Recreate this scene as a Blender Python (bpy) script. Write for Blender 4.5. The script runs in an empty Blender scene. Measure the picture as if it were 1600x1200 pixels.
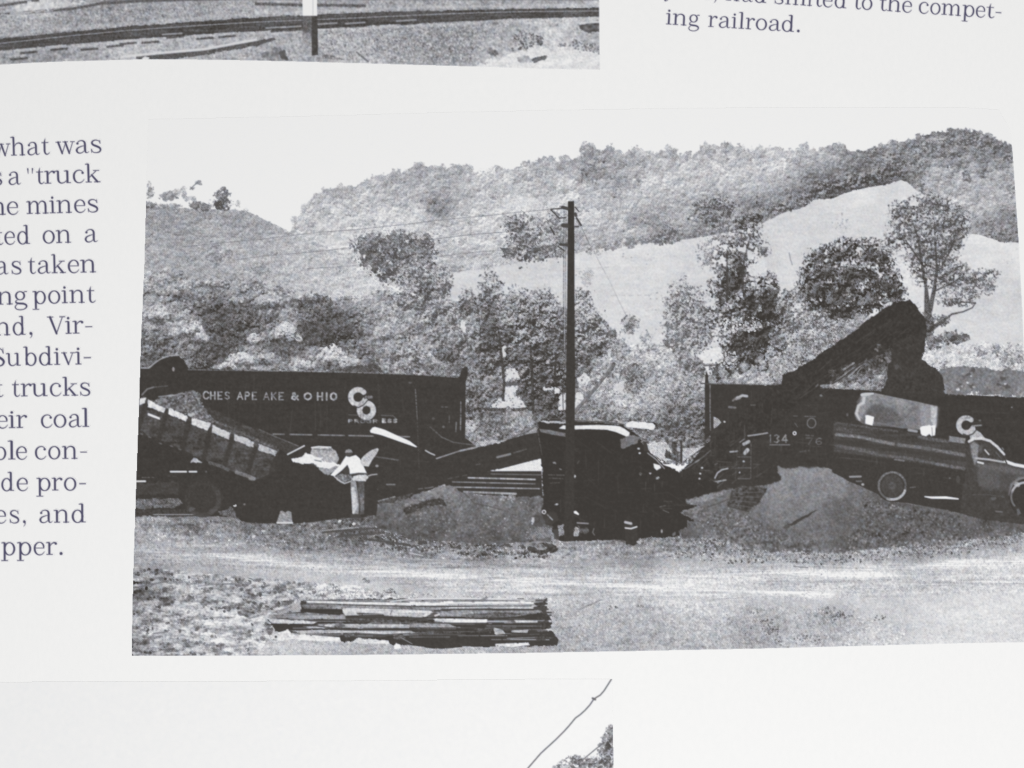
import math, sys
import numpy as np
try:
    import bpy
except ImportError:
    bpy = None

# ----------------------------------------------------------------------------------------------
#  Ink plotter: the page is a flat printed thing, so its ink is worked out cell by cell
#  (tones of grey, 0-255) from hand drawn outlines, and every printed thing becomes its own
#  sheet of ink on the paper.
# ----------------------------------------------------------------------------------------------
OX, OY, W, H = -60, -60, 1720, 1320            # plotted area, in page units (0.0875 mm each)
rng = np.random.default_rng(7)
DK = 68.0                                       # tone of full black ink on this coated paper
PAPER = 240.0
G = np.full((H, W), PAPER, np.float32)
LAB = np.zeros((H, W), np.int16)
PARTS = {}                                      # id -> (name, parent key, label)


def lab(name, parent, label=None):
    i = len(PARTS) + 1
    PARTS[i] = (name, parent, label)
    return i


def grid_noise(cx, cy, seed):
    r = np.random.default_rng(seed)
    gw, gh = int(W / cx) + 4, int(H / cy) + 4
    g = r.standard_normal((gh, gw)).astype(np.float32)
    x = np.arange(W, dtype=np.float32) / cx
    y = np.arange(H, dtype=np.float32) / cy
    xi = x.astype(int); yi = y.astype(int)
    fx = x - xi; fy = y - yi
    fx = fx * fx * (3 - 2 * fx); fy = fy * fy * (3 - 2 * fy)
    rows = g[:, xi] * (1 - fx) + g[:, xi + 1] * fx
    return rows[yi] * (1 - fy)[:, None] + rows[yi + 1] * fy[:, None]


def norm(a):
    return ((a - a.mean()) / (a.std() + 1e-6)).astype(np.float32)


def blur(a, n=1):
    for _ in range(n):
        a = (np.roll(a, 1, 0) + 2 * a + np.roll(a, -1, 0)) * .25
        a = (np.roll(a, 1, 1) + 2 * a + np.roll(a, -1, 1)) * .25
    return a


def fbm(c, seed, ax=1.0, octv=3):
    s = 0
    for k in range(octv):
        s = s + grid_noise(max(c * ax / 2 ** k, 1.0), max(c / 2 ** k, 1.0), seed + k * 17) * .62 ** k
    return norm(s)


def emboss(n, d):
    return norm(np.roll(np.roll(n, -d, 0), -(d // 2), 1) - n) * -1


white = rng.standard_normal((H, W)).astype(np.float32)
N1 = norm(blur(white, 1))
N2 = norm(blur(rng.standard_normal((H, W)).astype(np.float32), 4))
N3 = norm(blur(rng.standard_normal((H, W)).astype(np.float32), 10))
F6 = fbm(6, 101); F12 = fbm(12, 202); F25 = fbm(25, 303); F60 = fbm(60, 404)
FW1 = fbm(7, 505); FW2 = fbm(7, 606)            # for ragged outlines
F4 = fbm(4, 1111, octv=2); E4 = -emboss(F4, 2); E6 = -emboss(F6, 2); E12 = -emboss(F12, 4); E25 = -emboss(F25, 7)
HS = fbm(5, 707, ax=3.2); HS2 = fbm(9, 808, ax=5.0); HL = fbm(4, 909, ax=14.0)
HR = fbm(3.2, 1212, ax=24.0); HR2 = fbm(8, 1313, ax=16.0)
SPK = norm(np.maximum(norm(blur(rng.standard_normal((H, W)).astype(np.float32), 2)) - 1.25, 0))


def clipbox(x0, y0, x1, y1):
    return (max(0, int(math.floor(y0 - OY))), min(H, int(math.ceil(y1 - OY)) + 1),
            max(0, int(math.floor(x0 - OX))), min(W, int(math.ceil(x1 - OX)) + 1))


def pmask(pts, pad=2):
    """coverage of a polygon: (slice, array)"""
    P = np.asarray(pts, np.float64)
    a, b, c, d = clipbox(P[:, 0].min() - pad, P[:, 1].min() - pad, P[:, 0].max() + pad, P[:, 1].max() + pad)
    if b <= a or d <= c:
        return None, None
    h, w = b - a, d - c
    cov = np.zeros((h, w + 1), np.float64)
    xs, ys = P[:, 0] - OX - c, P[:, 1] - OY - a
    xe, ye = np.roll(xs, -1), np.roll(ys, -1)
    SS = 4
    for r in range(h):
        for k in range(SS):
            yy = r - .5 + (k + .5) / SS
            hit = (ys <= yy) != (ye <= yy)
            if not hit.any():
                continue
            cx = np.sort(xs[hit] + (yy - ys[hit]) / (ye[hit] - ys[hit]) * (xe[hit] - xs[hit])) + .5
            cx = np.clip(cx, 0, w - 1e-6)
            row = cov[r]
            for j in range(0, len(cx) - 1, 2):
                u, v = cx[j], cx[j + 1]
                iu, iv = int(u), int(v)
                if iu == iv:
                    row[iu] += v - u
                else:
                    row[iu] += iu + 1 - u
                    row[iu + 1:iv] += 1
                    row[iv] += v - iv
    return (slice(a, b), slice(c, d)), np.clip(cov[:, :w] / SS, 0, 1).astype(np.float32)


def put(sl, cov, tone, label=None):
    t = tone(sl) if callable(tone) else (tone[sl] if isinstance(tone, np.ndarray) and tone.shape == (H, W) else tone)
    G[sl] = G[sl] * (1 - cov) + t * cov
    if label is not None:
        LAB[sl][cov > .5] = label


def fill(pts, tone, label=None, alpha=1.0, rag=0.0, soft=0):
    sl, cov = pmask(pts, pad=2 + int(rag * 3) + 2 * soft)
    if sl is None:
        return
    if rag:
        h, w = cov.shape
        yy, xx = np.mgrid[0:h, 0:w]
        yy = np.clip(np.rint(yy + FW1[sl] * rag).astype(int), 0, h - 1)
        xx = np.clip(np.rint(xx + FW2[sl] * rag).astype(int), 0, w - 1)
        cov = cov[yy, xx]
    if soft:
        cov = blur(cov, soft)
    put(sl, cov * alpha, tone, label)


def stroke(pts, w, tone, label=None, alpha=1.0, soft=.5):
    """pts: (x, y) or (x, y, width)"""
    P = [(p[0], p[1], (p[2] if len(p) > 2 else w) * .5) for p in pts]
    m = max(p[2] for p in P) + soft + 1
    a, b, c, d = clipbox(min(p[0] for p in P) - m, min(p[1] for p in P) - m, max(p[0] for p in P) + m, max(p[1] for p in P) + m)
    if b <= a or d <= c:
        return
    yy, xx = np.mgrid[a + OY:b + OY, c + OX:d + OX].astype(np.float32)
    D = np.full(yy.shape, 1e9, np.float32)
    for (x0, y0, r0), (x1, y1, r1) in zip(P[:-1], P[1:]):
        dx, dy = x1 - x0, y1 - y0
        L = dx * dx + dy * dy + 1e-9
        t = np.clip(((xx - x0) * dx + (yy - y0) * dy) / L, 0, 1)
        D = np.minimum(D, np.hypot(xx - x0 - t * dx, yy - y0 - t * dy) - (r0 + (r1 - r0) * t))
    cov = np.clip((soft - D) / (2 * soft), 0, 1)
    mn = min(p[2] for p in P)
    if mn < .5:
        cov = cov * min(1.0, .4 + mn * 1.2)
    put((slice(a, b), slice(c, d)), cov * alpha, tone, label)


def dashes(pts, w, tone, label=None, on=4, off=3, alpha=1.0, jit=.5):
    for (x0, y0), (x1, y1) in zip(pts[:-1], pts[1:]):
        L = math.hypot(x1 - x0, y1 - y0)
        t = 0
        while t < L:
            e = min(L, t + on * (1 + jit * rng.uniform(-1, 1)))
            stroke([(x0 + (x1 - x0) * t / L, y0 + (y1 - y0) * t / L), (x0 + (x1 - x0) * e / L, y0 + (y1 - y0) * e / L)],
                   w, tone, label, alpha * rng.uniform(.6, 1))
            t = e + off * (1 + jit * rng.uniform(-1, 1))


def ell(cx, cy, rx, ry, tone, label=None, alpha=1.0, rag=0.0, rot=0.0, soft=0):
    n = 28
    ca, sa = math.cos(rot), math.sin(rot)
    pts = [(cx + rx * math.cos(t) * ca - ry * math.sin(t) * sa, cy + rx * math.cos(t) * sa + ry * math.sin(t) * ca)
           for t in np.linspace(0, 2 * math.pi, n, endpoint=False)]
    fill(pts, tone, label, alpha, rag, soft)


def ring(cx, cy, r, w, tone, label=None, alpha=1.0, a0=0, a1=360, n=30, ry=None):
    ry = ry or r
    stroke([(cx + r * math.cos(t), cy + ry * math.sin(t)) for t in np.radians(np.linspace(a0, a1, n))], w, tone, label, alpha)


def tone_map(ctrl, r=34.0):
    c = np.asarray([q[:3] for q in ctrl], np.float32)
    S = 8
    gy, gx = np.mgrid[0:H // S + 2, 0:W // S + 2].astype(np.float32)
    gx = gx * S + OX; gy = gy * S + OY
    num = np.zeros(gx.shape, np.float32); den = num + 1e-12
    for x, y, t in c:
        d2 = ((gx - x) ** 2 + ((gy - y) * 1.35) ** 2) / (r * r)
        w_ = np.exp(-d2 * .5) + 1e-4 / (1 + d2 * d2)
        num += w_ * t; den = den + w_
    g = num / den
    x = np.arange(W) / S; y = np.arange(H) / S
    xi = x.astype(int); yi = y.astype(int); fx = (x - xi).astype(np.float32); fy = (y - yi).astype(np.float32)
    rows = g[:, xi] * (1 - fx) + g[:, xi + 1] * fx
    return (rows[yi] * (1 - fy)[:, None] + rows[yi + 1] * fy[:, None]).astype(np.float32)


def inside_points(pts, n, seed, dens=None):
    sl, cov = pmask(pts)
    r = np.random.default_rng(seed)
    p = cov.copy()
    if dens is not None:
        p = p * dens[sl]
    f = p.ravel().astype(np.float64); f /= f.sum()
    k = r.choice(f.size, size=n, p=f)
    y, x = np.divmod(k, p.shape[1])
    return x + sl[1].start + OX + r.random(n), y + sl[0].start + OY + r.random(n), r


def crowns(pts, n, r0, r1, tm, contrast, jitter, leaf, seed, label=None, flat=.85, alpha=1.0, dens=None):
    """rounded tree or bush heads, far ones first, each lit from above"""
    xs, ys, r = inside_points(pts, n, seed, dens)
    o = np.argsort(ys)
    for i in o:
        x, y = xs[i], ys[i]
        rx = r.uniform(r0, r1); ry = rx * r.uniform(flat * .8, flat * 1.25)
        a, b, c, d = clipbox(x - rx * 1.3, y - ry * 1.3, x + rx * 1.3, y + ry * 1.3)
        if b <= a or d <= c:
            continue
        sl = (slice(a, b), slice(c, d))
        yy, xx = np.mgrid[a + OY:b + OY, c + OX:d + OX].astype(np.float32)
        u = (xx - x) / rx; v = (yy - y) / ry
        q = np.sqrt(u * u + v * v) + .15 * F6[sl] + .10 * N2[sl] + .08 * N1[sl]
        al = np.clip((1.0 - q) / .25, 0, 1) * alpha
        base = tm[min(H - 1, max(0, int(y - OY))), min(W - 1, max(0, int(x - OX)))] + r.normal() * jitter
        sh = np.clip(-.85 * v - .35 * u + .1, -1.1, .95)
        t = base + contrast * sh + leaf * (.8 * N2[sl] + .7 * N1[sl]) + contrast * .4 * E4[sl]
        put(sl, al, t, label)


def leaves(pts, n, r0, r1, tone, var, seed, label=None, dens=None, alpha=.9):
    """leaf sized dabs"""
    xs, ys, r = inside_points(pts, n, seed, dens)
    for x, y in zip(xs, ys):
        rr = r.uniform(r0, r1) * .8; ang = r.uniform(0, 3.14); k = r.uniform(.5, 1)
        a, b, c, d = clipbox(x - rr - 1, y - rr - 1, x + rr + 1, y + rr + 1)
        if b <= a or d <= c:
            continue
        yy, xx = np.mgrid[a + OY:b + OY, c + OX:d + OX].astype(np.float32)
        u = (xx - x) * math.cos(ang) + (yy - y) * math.sin(ang)
        v = -(xx - x) * math.sin(ang) + (yy - y) * math.cos(ang)
        q = np.sqrt(u * u + (v / k) ** 2)
        al = np.clip(rr + .5 - q, 0, 1) * alpha
        t = (tone(x, y) if callable(tone) else tone) + r.normal() * var
        put((slice(a, b), slice(c, d)), al, t, None)
        if label is not None and rr > 1.0:
            LAB[slice(a, b), slice(c, d)][al > .5] = label


def blob_tree(blobs, dark, light, n, seed, label, size=(1.6, 3.6), fillalpha=.75, hole=.0, leafn=None):
    """a standing tree: lobes of foliage, dark inside and below, flecked light above, with gaps"""
    r = np.random.default_rng(seed)
    size = (size[0] * .55, size[1] * .58)
    n = int(n * 1.25)
    md = .5 * (dark + light); am = .5 * (light - dark)
    for bx, by, rx, ry in blobs:
        a, b, c, d = clipbox(bx - rx * 1.4, by - ry * 1.4, bx + rx * 1.4, by + ry * 1.4)
        if b <= a or d <= c:
            continue
        sl = (slice(a, b), slice(c, d))
        yy, xx = np.mgrid[a + OY:b + OY, c + OX:d + OX].astype(np.float32)
        u = (xx - bx) / rx; v = (yy - by) / ry
        q = np.sqrt(u * u + v * v) + .17 * F6[sl] + .12 * F12[sl] + .13 * N2[sl] + .07 * N1[sl]
        al = np.clip((1.0 - q) / .2, 0, 1) * fillalpha
        if hole:
            al = al * np.clip((F12[sl] * .55 + F6[sl] * .6 + N2[sl] * .35 + 1.5 - hole) / .5, 0, 1)
        t = dark + (light - dark) * np.clip(.33 - .36 * v - .14 * u + .26 * E12[sl] + .14 * E25[sl] + .22 * E6[sl] + .2 * E4[sl] + .12 * N2[sl] + .09 * N1[sl], -.12, 1.15)
        put(sl, al, t, None)
        if label is not None:
            LAB[sl][al > .45] = label
    wts = np.array([q[2] * q[3] for q in blobs], float); wts /= wts.sum()
    for phase, (cnt, lo) in enumerate(((int(n * .5), True), (int(n * .5), False))):
        for i in r.choice(len(blobs), size=cnt, p=wts):
            bx, by, rx, ry = blobs[i]
            ang = r.uniform(0, 2 * math.pi); rad = math.sqrt(r.uniform(0, 1.2))
            x, y = bx + rx * rad * math.cos(ang), by + ry * rad * math.sin(ang)
            ix, iy = int(x - OX), int(y - OY)
            if not (0 <= ix < W and 0 <= iy < H):
                continue
            if hole and F12[iy, ix] * .55 + F6[iy, ix] * .6 + N2[iy, ix] * .35 + 1.4 < hole:
                continue
            up = -math.sin(ang) * rad
            if lo:
                if E6[iy, ix] > .6:
                    continue
                t = dark + r.normal() * 9
            else:
                if r.random() > .45 + .3 * up + .3 * E6[iy, ix] + .3 * E12[iy, ix]:
                    continue
                t = light + r.normal() * 18
            rr = r.uniform(*size)
            a, b, c, d = clipbox(x - rr - 1, y - rr - 1, x + rr + 1, y + rr + 1)
            if b <= a or d <= c:
                continue
            yy, xx = np.mgrid[a + OY:b + OY, c + OX:d + OX].astype(np.float32)
            an = r.uniform(0, 3.14); k = r.uniform(.5, 1)
            uu = (xx - x) * math.cos(an) + (yy - y) * math.sin(an)
            vv = -(xx - x) * math.sin(an) + (yy - y) * math.cos(an)
            al = np.clip(rr + .5 - np.sqrt(uu * uu + (vv / k) ** 2), 0, 1) * .52
            sl = (slice(a, b), slice(c, d))
            put(sl, al, t, None)
            if label is not None:
                LAB[sl][al > .5] = label


def scribble(pts, n, lo, hi, seed, label, lens=(8, 40), dirs=(0, 90, 35), w=(.8, 1.8), alpha=.6):
    """faint edges of plates, braces and pipes inside the shadows"""
    xs, ys, r = inside_points(pts, n, seed)
    for x, y in zip(xs, ys):
        a = math.radians(r.choice(dirs) + r.normal() * 3); L = r.uniform(*lens) * .5
        dashes([(x - L * math.cos(a), y - L * math.sin(a)), (x + L * math.cos(a), y + L * math.sin(a))], r.uniform(*w), r.uniform(lo, hi), label, r.uniform(4, 14), r.uniform(.5, 3), alpha)

# ----------------------------------------------------------------------------------------------
#  the large photograph in the middle of the page
# ----------------------------------------------------------------------------------------------
BIG = lab('printed_photograph', None, 'large monochrome photograph of trucks tipping coal beside hopper cars, in the middle of the page')
P_BIG = [(231.5, 186), (480, 181), (700, 175), (900, 171), (1200, 167), (1500, 167), (1560, 171), (1577, 200), (1582, 236), (1587, 311), (1591.5, 377),
         (1597, 480), (1603, 620), (1612, 820), (1617, 1003), (1500, 1005), (1200, 1013), (1000, 1017), (800, 1020.5), (500, 1024), (205, 1024.5),
         (207.5, 903), (212, 763), (217, 623), (219.5, 540), (223, 460), (225.5, 400), (228, 300)]
base0 = G.copy()
LAB[:] = BIG
G[:] = 239.3 + .5 * N3

FOREST = lab('wooded_ridge', BIG, 'hazy forested ridge along the skyline')
HILL = lab('grassy_hill', BIG, 'grey grassy hill sloping down from the left edge')
FIELD = lab('meadow', BIG, 'pale open meadow below the wooded ridge')
BUSH = lab('bushes', BIG, 'band of leafy bushes behind the hopper cars')
GROUND = lab('ground', BIG, 'dirt yard strewn with coal and stones')
ROAD = lab('dirt_road', BIG, 'pale dirt road crossing below the trucks')

# --- far wooded ridge -------------------------------------------------------------------------
ridge = [(440, 372), (455, 358), (466, 340), (480, 318), (494, 304), (506, 297), (520, 296), (532, 291), (548, 294), (561, 287), (577, 280), (596, 274), (615, 272),
         (639, 265), (656, 258), (668, 262), (682, 259), (697, 264), (712, 258), (725, 261), (731, 273), (748, 270), (761, 265), (776, 264), (795, 267), (812, 263),
         (826, 252), (839, 254), (843, 264), (850, 249), (861, 250), (872, 255), (882, 244), (893, 252), (902, 250), (910, 246), (913, 230), (918, 227), (924, 232), (927, 238), (937, 238), (947, 233),
         (959, 234), (966, 239), (982, 238), (998, 235), (1013, 237), (1026, 243), (1040, 241), (1045, 237), (1049, 232), (1056, 241), (1066, 245), (1072, 236), (1079, 247), (1087, 241),
         (1096, 238), (1104, 228), (1115, 228), (1121, 239), (1131, 239), (1134, 222), (1141, 230), (1145, 240), (1156, 230), (1164, 240), (1171, 237), (1181, 230), (1196, 234), (1212, 231),
         (1227, 234), (1244, 236), (1252, 228), (1259, 236), (1274, 236), (1288, 232), (1302, 224), (1312, 226), (1319, 233), (1338, 236), (1358, 237), (1366, 230), (1384, 227), (1398, 226),
         (1420, 222), (1442, 214), (1461, 208), (1489, 203), (1506, 206), (1516, 208), (1527, 204), (1540, 211), (1553, 219), (1570, 223), (1580, 229), (1592, 240), (1612, 300)]
TMF = tone_map([(500, 330, 195), (560, 300, 188), (620, 290, 182), (680, 270, 178), (690, 318, 160), (620, 335, 205), (560, 340, 208), (520, 372, 208), (740, 300, 197),
                (800, 275, 186), (800, 312, 210), (850, 275, 178), (920, 250, 168), (960, 275, 175), (930, 290, 172), (900, 312, 208), (1000, 300, 203), (1040, 260, 186), (1020, 340, 165), (1048, 372, 128),
                (960, 360, 196), (930, 385, 160), (1100, 260, 192), (1150, 280, 203), (1100, 300, 203), (1120, 332, 130), (1160, 330, 165), (1060, 340, 178), (1220, 250, 197),
                (1200, 285, 197), (1200, 318, 150), (1240, 322, 105), (1300, 245, 172), (1280, 285, 125), (1310, 300, 92), (1360, 250, 142), (1350, 282, 98), (1390, 245, 136),
                (1400, 272, 98), (1440, 232, 132), (1500, 215, 126), (1500, 245, 142), (1550, 230, 128), (1460, 270, 172), (1500, 290, 178), (1550, 290, 178), (1480, 320, 184), (1540, 340, 168),
                (1575, 368, 118), (1520, 300, 184), (700, 372, 203), (740, 402, 198), (680, 400, 200), (720, 425, 176), (760, 330, 205), (840, 325, 205), (930, 330, 202), (640, 352, 218), (600, 350, 214)], 26)
TMF = TMF * .93 + 9
forest_poly = ridge + [(1612, 420), (1400, 420), (1100, 420), (900, 430), (690, 470), (560, 430)]
fill(forest_poly, lambda s: TMF[s] + 6 * E12[s] + 8 * E6[s] + 6 * E4[s] + 5 * N2[s] + 5 * N1[s], FOREST, rag=1.5)
inner = [(x, y + 8) for x, y in ridge] + forest_poly[len(ridge):]
for i, (x, y) in enumerate(ridge[2:-2]):
    crowns([(x - 7, y + 1), (x + 7, y + 1), (x + 8, y + 10), (x - 8, y + 10)], 5, 4, 8, TMF - 10, 16, 8, 8, 900 + i, FOREST, 1.1, .75)
crowns(inner, 420, 9, 17, TMF, 30, 12, 5, 11, FOREST, .85, .9)
crowns(inner, 620, 5, 10, TMF, 27, 11, 6, 12, FOREST, .85, .75)
crowns(inner, 500, 2.5, 5, TMF + 4, 20, 10, 6, 13, FOREST, .8, .5)
crowns([(1420, 215), (1500, 208), (1585, 235), (1592, 370), (1450, 300), (1410, 270)], 150, 5, 11, TMF, 26, 10, 9, 16, FOREST, .95, .85)
crowns([(1180, 345), (1260, 318), (1400, 275), (1420, 225), (1300, 245), (1230, 300)], 170, 4, 9, TMF, 24, 10, 9, 17, FOREST, .85, .8)

for x, y, rx, ry, dk in ((919, 237, 6, 9, 140), (947, 240, 5, 7, 148), (1049, 240, 4, 8, 150), (1072, 244, 3, 8, 155), (1110, 237, 7, 9, 145), (1135, 231, 4, 9, 140), (1154, 238, 4, 7, 158), (1252, 236, 5, 7, 160), (1306, 232, 6, 7, 150), (885, 252, 6, 7, 158), (832, 260, 7, 7, 160), (855, 258, 6, 8, 155)):
    blob_tree([(x, y, rx, ry)], dk, dk + 45, int(rx * ry * .5), int(x * 13), FOREST, (1.1, 2.2), .7)
for pts in ([(600, 352), (622, 348), (644, 351), (640, 359), (606, 360)], [(500, 372), (530, 364), (566, 368), (552, 382), (516, 384)], [(770, 316), (820, 306), (880, 308), (860, 320), (790, 326)], [(480, 348), (520, 342), (560, 348), (520, 356)], [(700, 412), (740, 404), (770, 408), (740, 418)], [(640, 316), (660, 322), (650, 330)]):
    fill(pts, lambda s: 214 + 6 * N1[s] + 5 * N2[s], FOREST, .55, rag=2.5, soft=1)
for x, y, rx, ry in ((690, 322, 26, 16), (676, 334, 18, 10), (975, 286, 30, 10), (930, 272, 24, 12), (1000, 350, 26, 10), (1180, 320, 22, 10), (600, 300, 20, 8)):
    ell(x, y, rx, ry, lambda s: G[s] - 22, FOREST, .8, rag=4, soft=4)

# --- meadow -----------------------------------------------------------------------------------
TMM = tone_map([(760, 430, 208), (850, 420, 210), (950, 400, 213), (1040, 390, 215), (980, 450, 211), (1000, 500, 212), (1060, 430, 214), (1100, 480, 205), (1220, 350, 212), (1260, 330, 212),
                (1330, 300, 214), (1400, 285, 218), (1300, 340, 207), (1230, 400, 213), (1380, 320, 212), (1520, 378, 228), (1570, 390, 228), (1540, 420, 205), (1580, 450, 208), (1560, 500, 216), (1500, 520, 212), (1420, 460, 222)], 40)
TMM = TMM + 3 + 3 * F60
field = [(640, 470), (690, 428), (720, 424), (760, 420), (797, 413), (844, 405), (880, 401), (899, 396), (947, 387), (1004, 381), (1058, 377), (1085, 372), (1140, 362), (1192, 348), (1208, 341), (1227, 331),
         (1246, 327), (1257, 324), (1267, 313), (1284, 311), (1302, 310), (1319, 302), (1338, 297), (1356, 293), (1380, 289), (1396, 285), (1408, 281), (1420, 287), (1431, 297), (1446, 305), (1470, 340), (1495, 366),
         (1516, 365), (1532, 367), (1562, 378), (1591, 379), (1630, 384), (1640, 600), (1300, 620), (900, 600), (700, 560)]
fill(field, lambda s: TMM[s] + 2.4 * HS[s] + 2.6 * N1[s] + 1.5 * F25[s], FIELD, rag=.45)
for x, y, n in ((1315, 350, 16), (983, 398, 5), (1013, 405, 4), (1310, 341, 4), (868, 425, 3), (1200, 363, 4), (1065, 432, 3), (910, 430, 26), (1020, 460, 7), (1060, 462, 5), (1250, 430, 5), (1400, 330, 4), (1575, 410, 6)):
    leaves([(x - 10, y - 7), (x + 10, y - 9), (x + 8, y + 7), (x - 12, y + 8)], n, .8, 1.9, 165, 20, x + y, FIELD, alpha=.8)
for k in range(16):
    x = rng.uniform(920, 1560); y = 430 + rng.uniform(-40, 90) - max(0, x - 1150) * .16
    stroke([(x, y, 1), (x + 30, y - 2, 7), (x + rng.uniform(60, 120), y - 4, 1)], 5, rng.choice([202, 226]), FIELD, .28, 3)
stroke([(1233, 395), (1235, 405), (1238, 414)], 1.4, 150)
dashes([(955, 462), (1020, 461)], 1.2, 185, on=6, off=8)
dashes([(900, 420), (960, 417)], 1.2, 185, on=5, off=9)

# --- dark trees standing out of the ridge -----------------------------------------------------------
TREE_LBL = ['dark round tree standing at the foot of the grassy hill', 'bushy dark tree at the top edge of the meadow left of the utility pole',
            'dark tree right behind the top of the utility pole']
t1, t2, t3 = (lab('tree', BIG, s) for s in TREE_LBL)
blob_tree([(820, 372, 27, 34), (806, 352, 18, 16), (835, 392, 22, 16), (800, 392, 16, 14)], 92, 165, 620, 21, t2, (1.4, 3.2), .8)
blob_tree([(868, 366, 19, 32), (858, 385, 16, 16)], 110, 190, 300, 22, t3, (1.4, 3.2), .75)
blob_tree([(1048, 366, 16, 15), (1030, 374, 12, 8)], 108, 185, 150, 23, FOREST, (1.4, 3), .7)
blob_tree([(985, 378, 9, 7), (956, 384, 14, 6), (925, 392, 16, 7), (1005, 376, 8, 6)], 130, 195, 160, 24, FOREST, (1.3, 2.8), .7)
blob_tree([(1115, 325, 28, 15), (1105, 340, 22, 12)], 88, 165, 330, 25, FOREST, (1.4, 3.2), .8)
for ax, ay, bx, by, hh, dk in ((1178, 345, 1262, 317, 14, 88), (1266, 308, 1340, 291, 17, 84), (1330, 293, 1408, 272, 17, 84)):
    for q in np.linspace(0, 1, 9):
        x, y = ax + (bx - ax) * q, ay + (by - ay) * q
        blob_tree([(x, y - hh * .5, 9, hh * .62)], dk, 170, 40, int(x), FOREST, (1.2, 2.8), .62)
for x, y, rx, ry in ((1500, 218, 30, 10), (1455, 228, 22, 9), (1395, 250, 16, 16), (1545, 226, 20, 8), (1430, 252, 14, 16), (1562, 365, 20, 8), (1540, 348, 12, 6), (1510, 275, 8, 10), (1440, 288, 7, 9), (1452, 300, 5, 6), (1575, 245, 7, 14), (1480, 240, 18, 6), (1366, 238, 9, 7)):
    blob_tree([(x, y, rx, ry)], 100, 180, int(rx * ry * .35), int(x + y), FOREST, (1.3, 2.9), .62)

# --- grassy hill on the left ----------------------------------------------------------------------
TMH = tone_map([(240, 340, 152), (300, 340, 156), (360, 340, 152), (300, 382, 168), (240, 370, 163), (400, 358, 158), (345, 372, 180), (420, 380, 182), (300, 420, 167), (240, 405, 172), (380, 410, 180),
                (450, 390, 184), (500, 402, 190), (560, 430, 195), (480, 440, 190), (600, 450, 205), (520, 470, 192), (420, 430, 176), (340, 440, 160), (575, 460, 205)], 30)
TMH = TMH + 6
hill = [(215, 318), (232, 322), (262, 324), (300, 326), (340, 327), (369, 329), (384, 330), (395, 334), (410, 341), (425, 349), (440, 356), (451, 361), (468, 369), (485, 376), (502, 382), (517, 389), (535, 397), (551, 407), (563, 415), (574, 423),
        (588, 434), (602, 445), (618, 452), (660, 520), (620, 560), (215, 560)]
fill(hill, lambda s: TMH[s] - 2 + 7 * HS[s] + 5 * E6[s] + 6 * E4[s] + 6 * N1[s] + 5 * N2[s], HILL, rag=.7)
crowns([(225, 385), (340, 395), (480, 385), (600, 450), (600, 500), (225, 470)], 330, 3, 8, TMH, 16, 8, 8, 33, HILL, .7, .6)
leaves(hill, 1700, .9, 2.2, lambda a, b: TMH[int(b - OY), int(a - OX)] - 22, 10, 31, HILL, dens=np.clip(1 - F12 * .7, .05, 3) * np.clip((480 - (np.arange(H)[:, None] + OY)) / 60, .1, 1) * np.ones((1, W)), alpha=.5)
leaves(hill, 1100, .9, 2.0, lambda a, b: TMH[int(b - OY), int(a - OX)] + 20, 8, 32, HILL, dens=np.clip(1 + F12 * .7, .05, 3), alpha=.5)
for x, y, rx, ry, dk in ((234, 300, 7, 12, 105), (232, 320, 13, 6, 98), (262, 306, 13, 8, 120), (275, 302, 8, 6, 135), (287, 300, 5, 9, 150), (305, 320, 9, 6, 95), (320, 322, 12, 6, 102), (262, 322, 22, 4, 125),
                         (310, 285, 6, 4, 125), (300, 294, 5, 3, 110), (372, 319, 4, 6, 125), (385, 329, 4, 4, 155), (296, 310, 10, 4, 150)):
    blob_tree([(x, y, rx, ry)], dk, dk + 60, int(rx * ry * .5), int(x * 3 + y), HILL, (1.1, 2.4), .7)
stroke([(297, 296), (303, 290), (309, 285)], 1.4, 125, HILL)
hb = lab('bush', BIG, 'round dark bush alone on the crest of the grassy hill')
blob_tree([(347, 311, 13, 14), (352, 322, 13, 6), (342, 318, 10, 8)], 92, 145, 190, 41, hb, (1.2, 2.6), .9)
for x, y, rx, ry in ((335, 396, 14, 14), (342, 408, 5, 10), (356, 396, 7, 8), (405, 420, 16, 10), (414, 430, 8, 6), (298, 404, 8, 6), (240, 445, 20, 10), (366, 437, 8, 6), (355, 448, 6, 8), (430, 395, 6, 4), (532, 420, 6, 5), (470, 470, 22, 12), (565, 480, 16, 10)):
    blob_tree([(x, y, rx, ry)], 118, 190, int(rx * ry * .4), int(x * 5 + y), HILL, (1.1, 2.4), .4)

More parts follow.
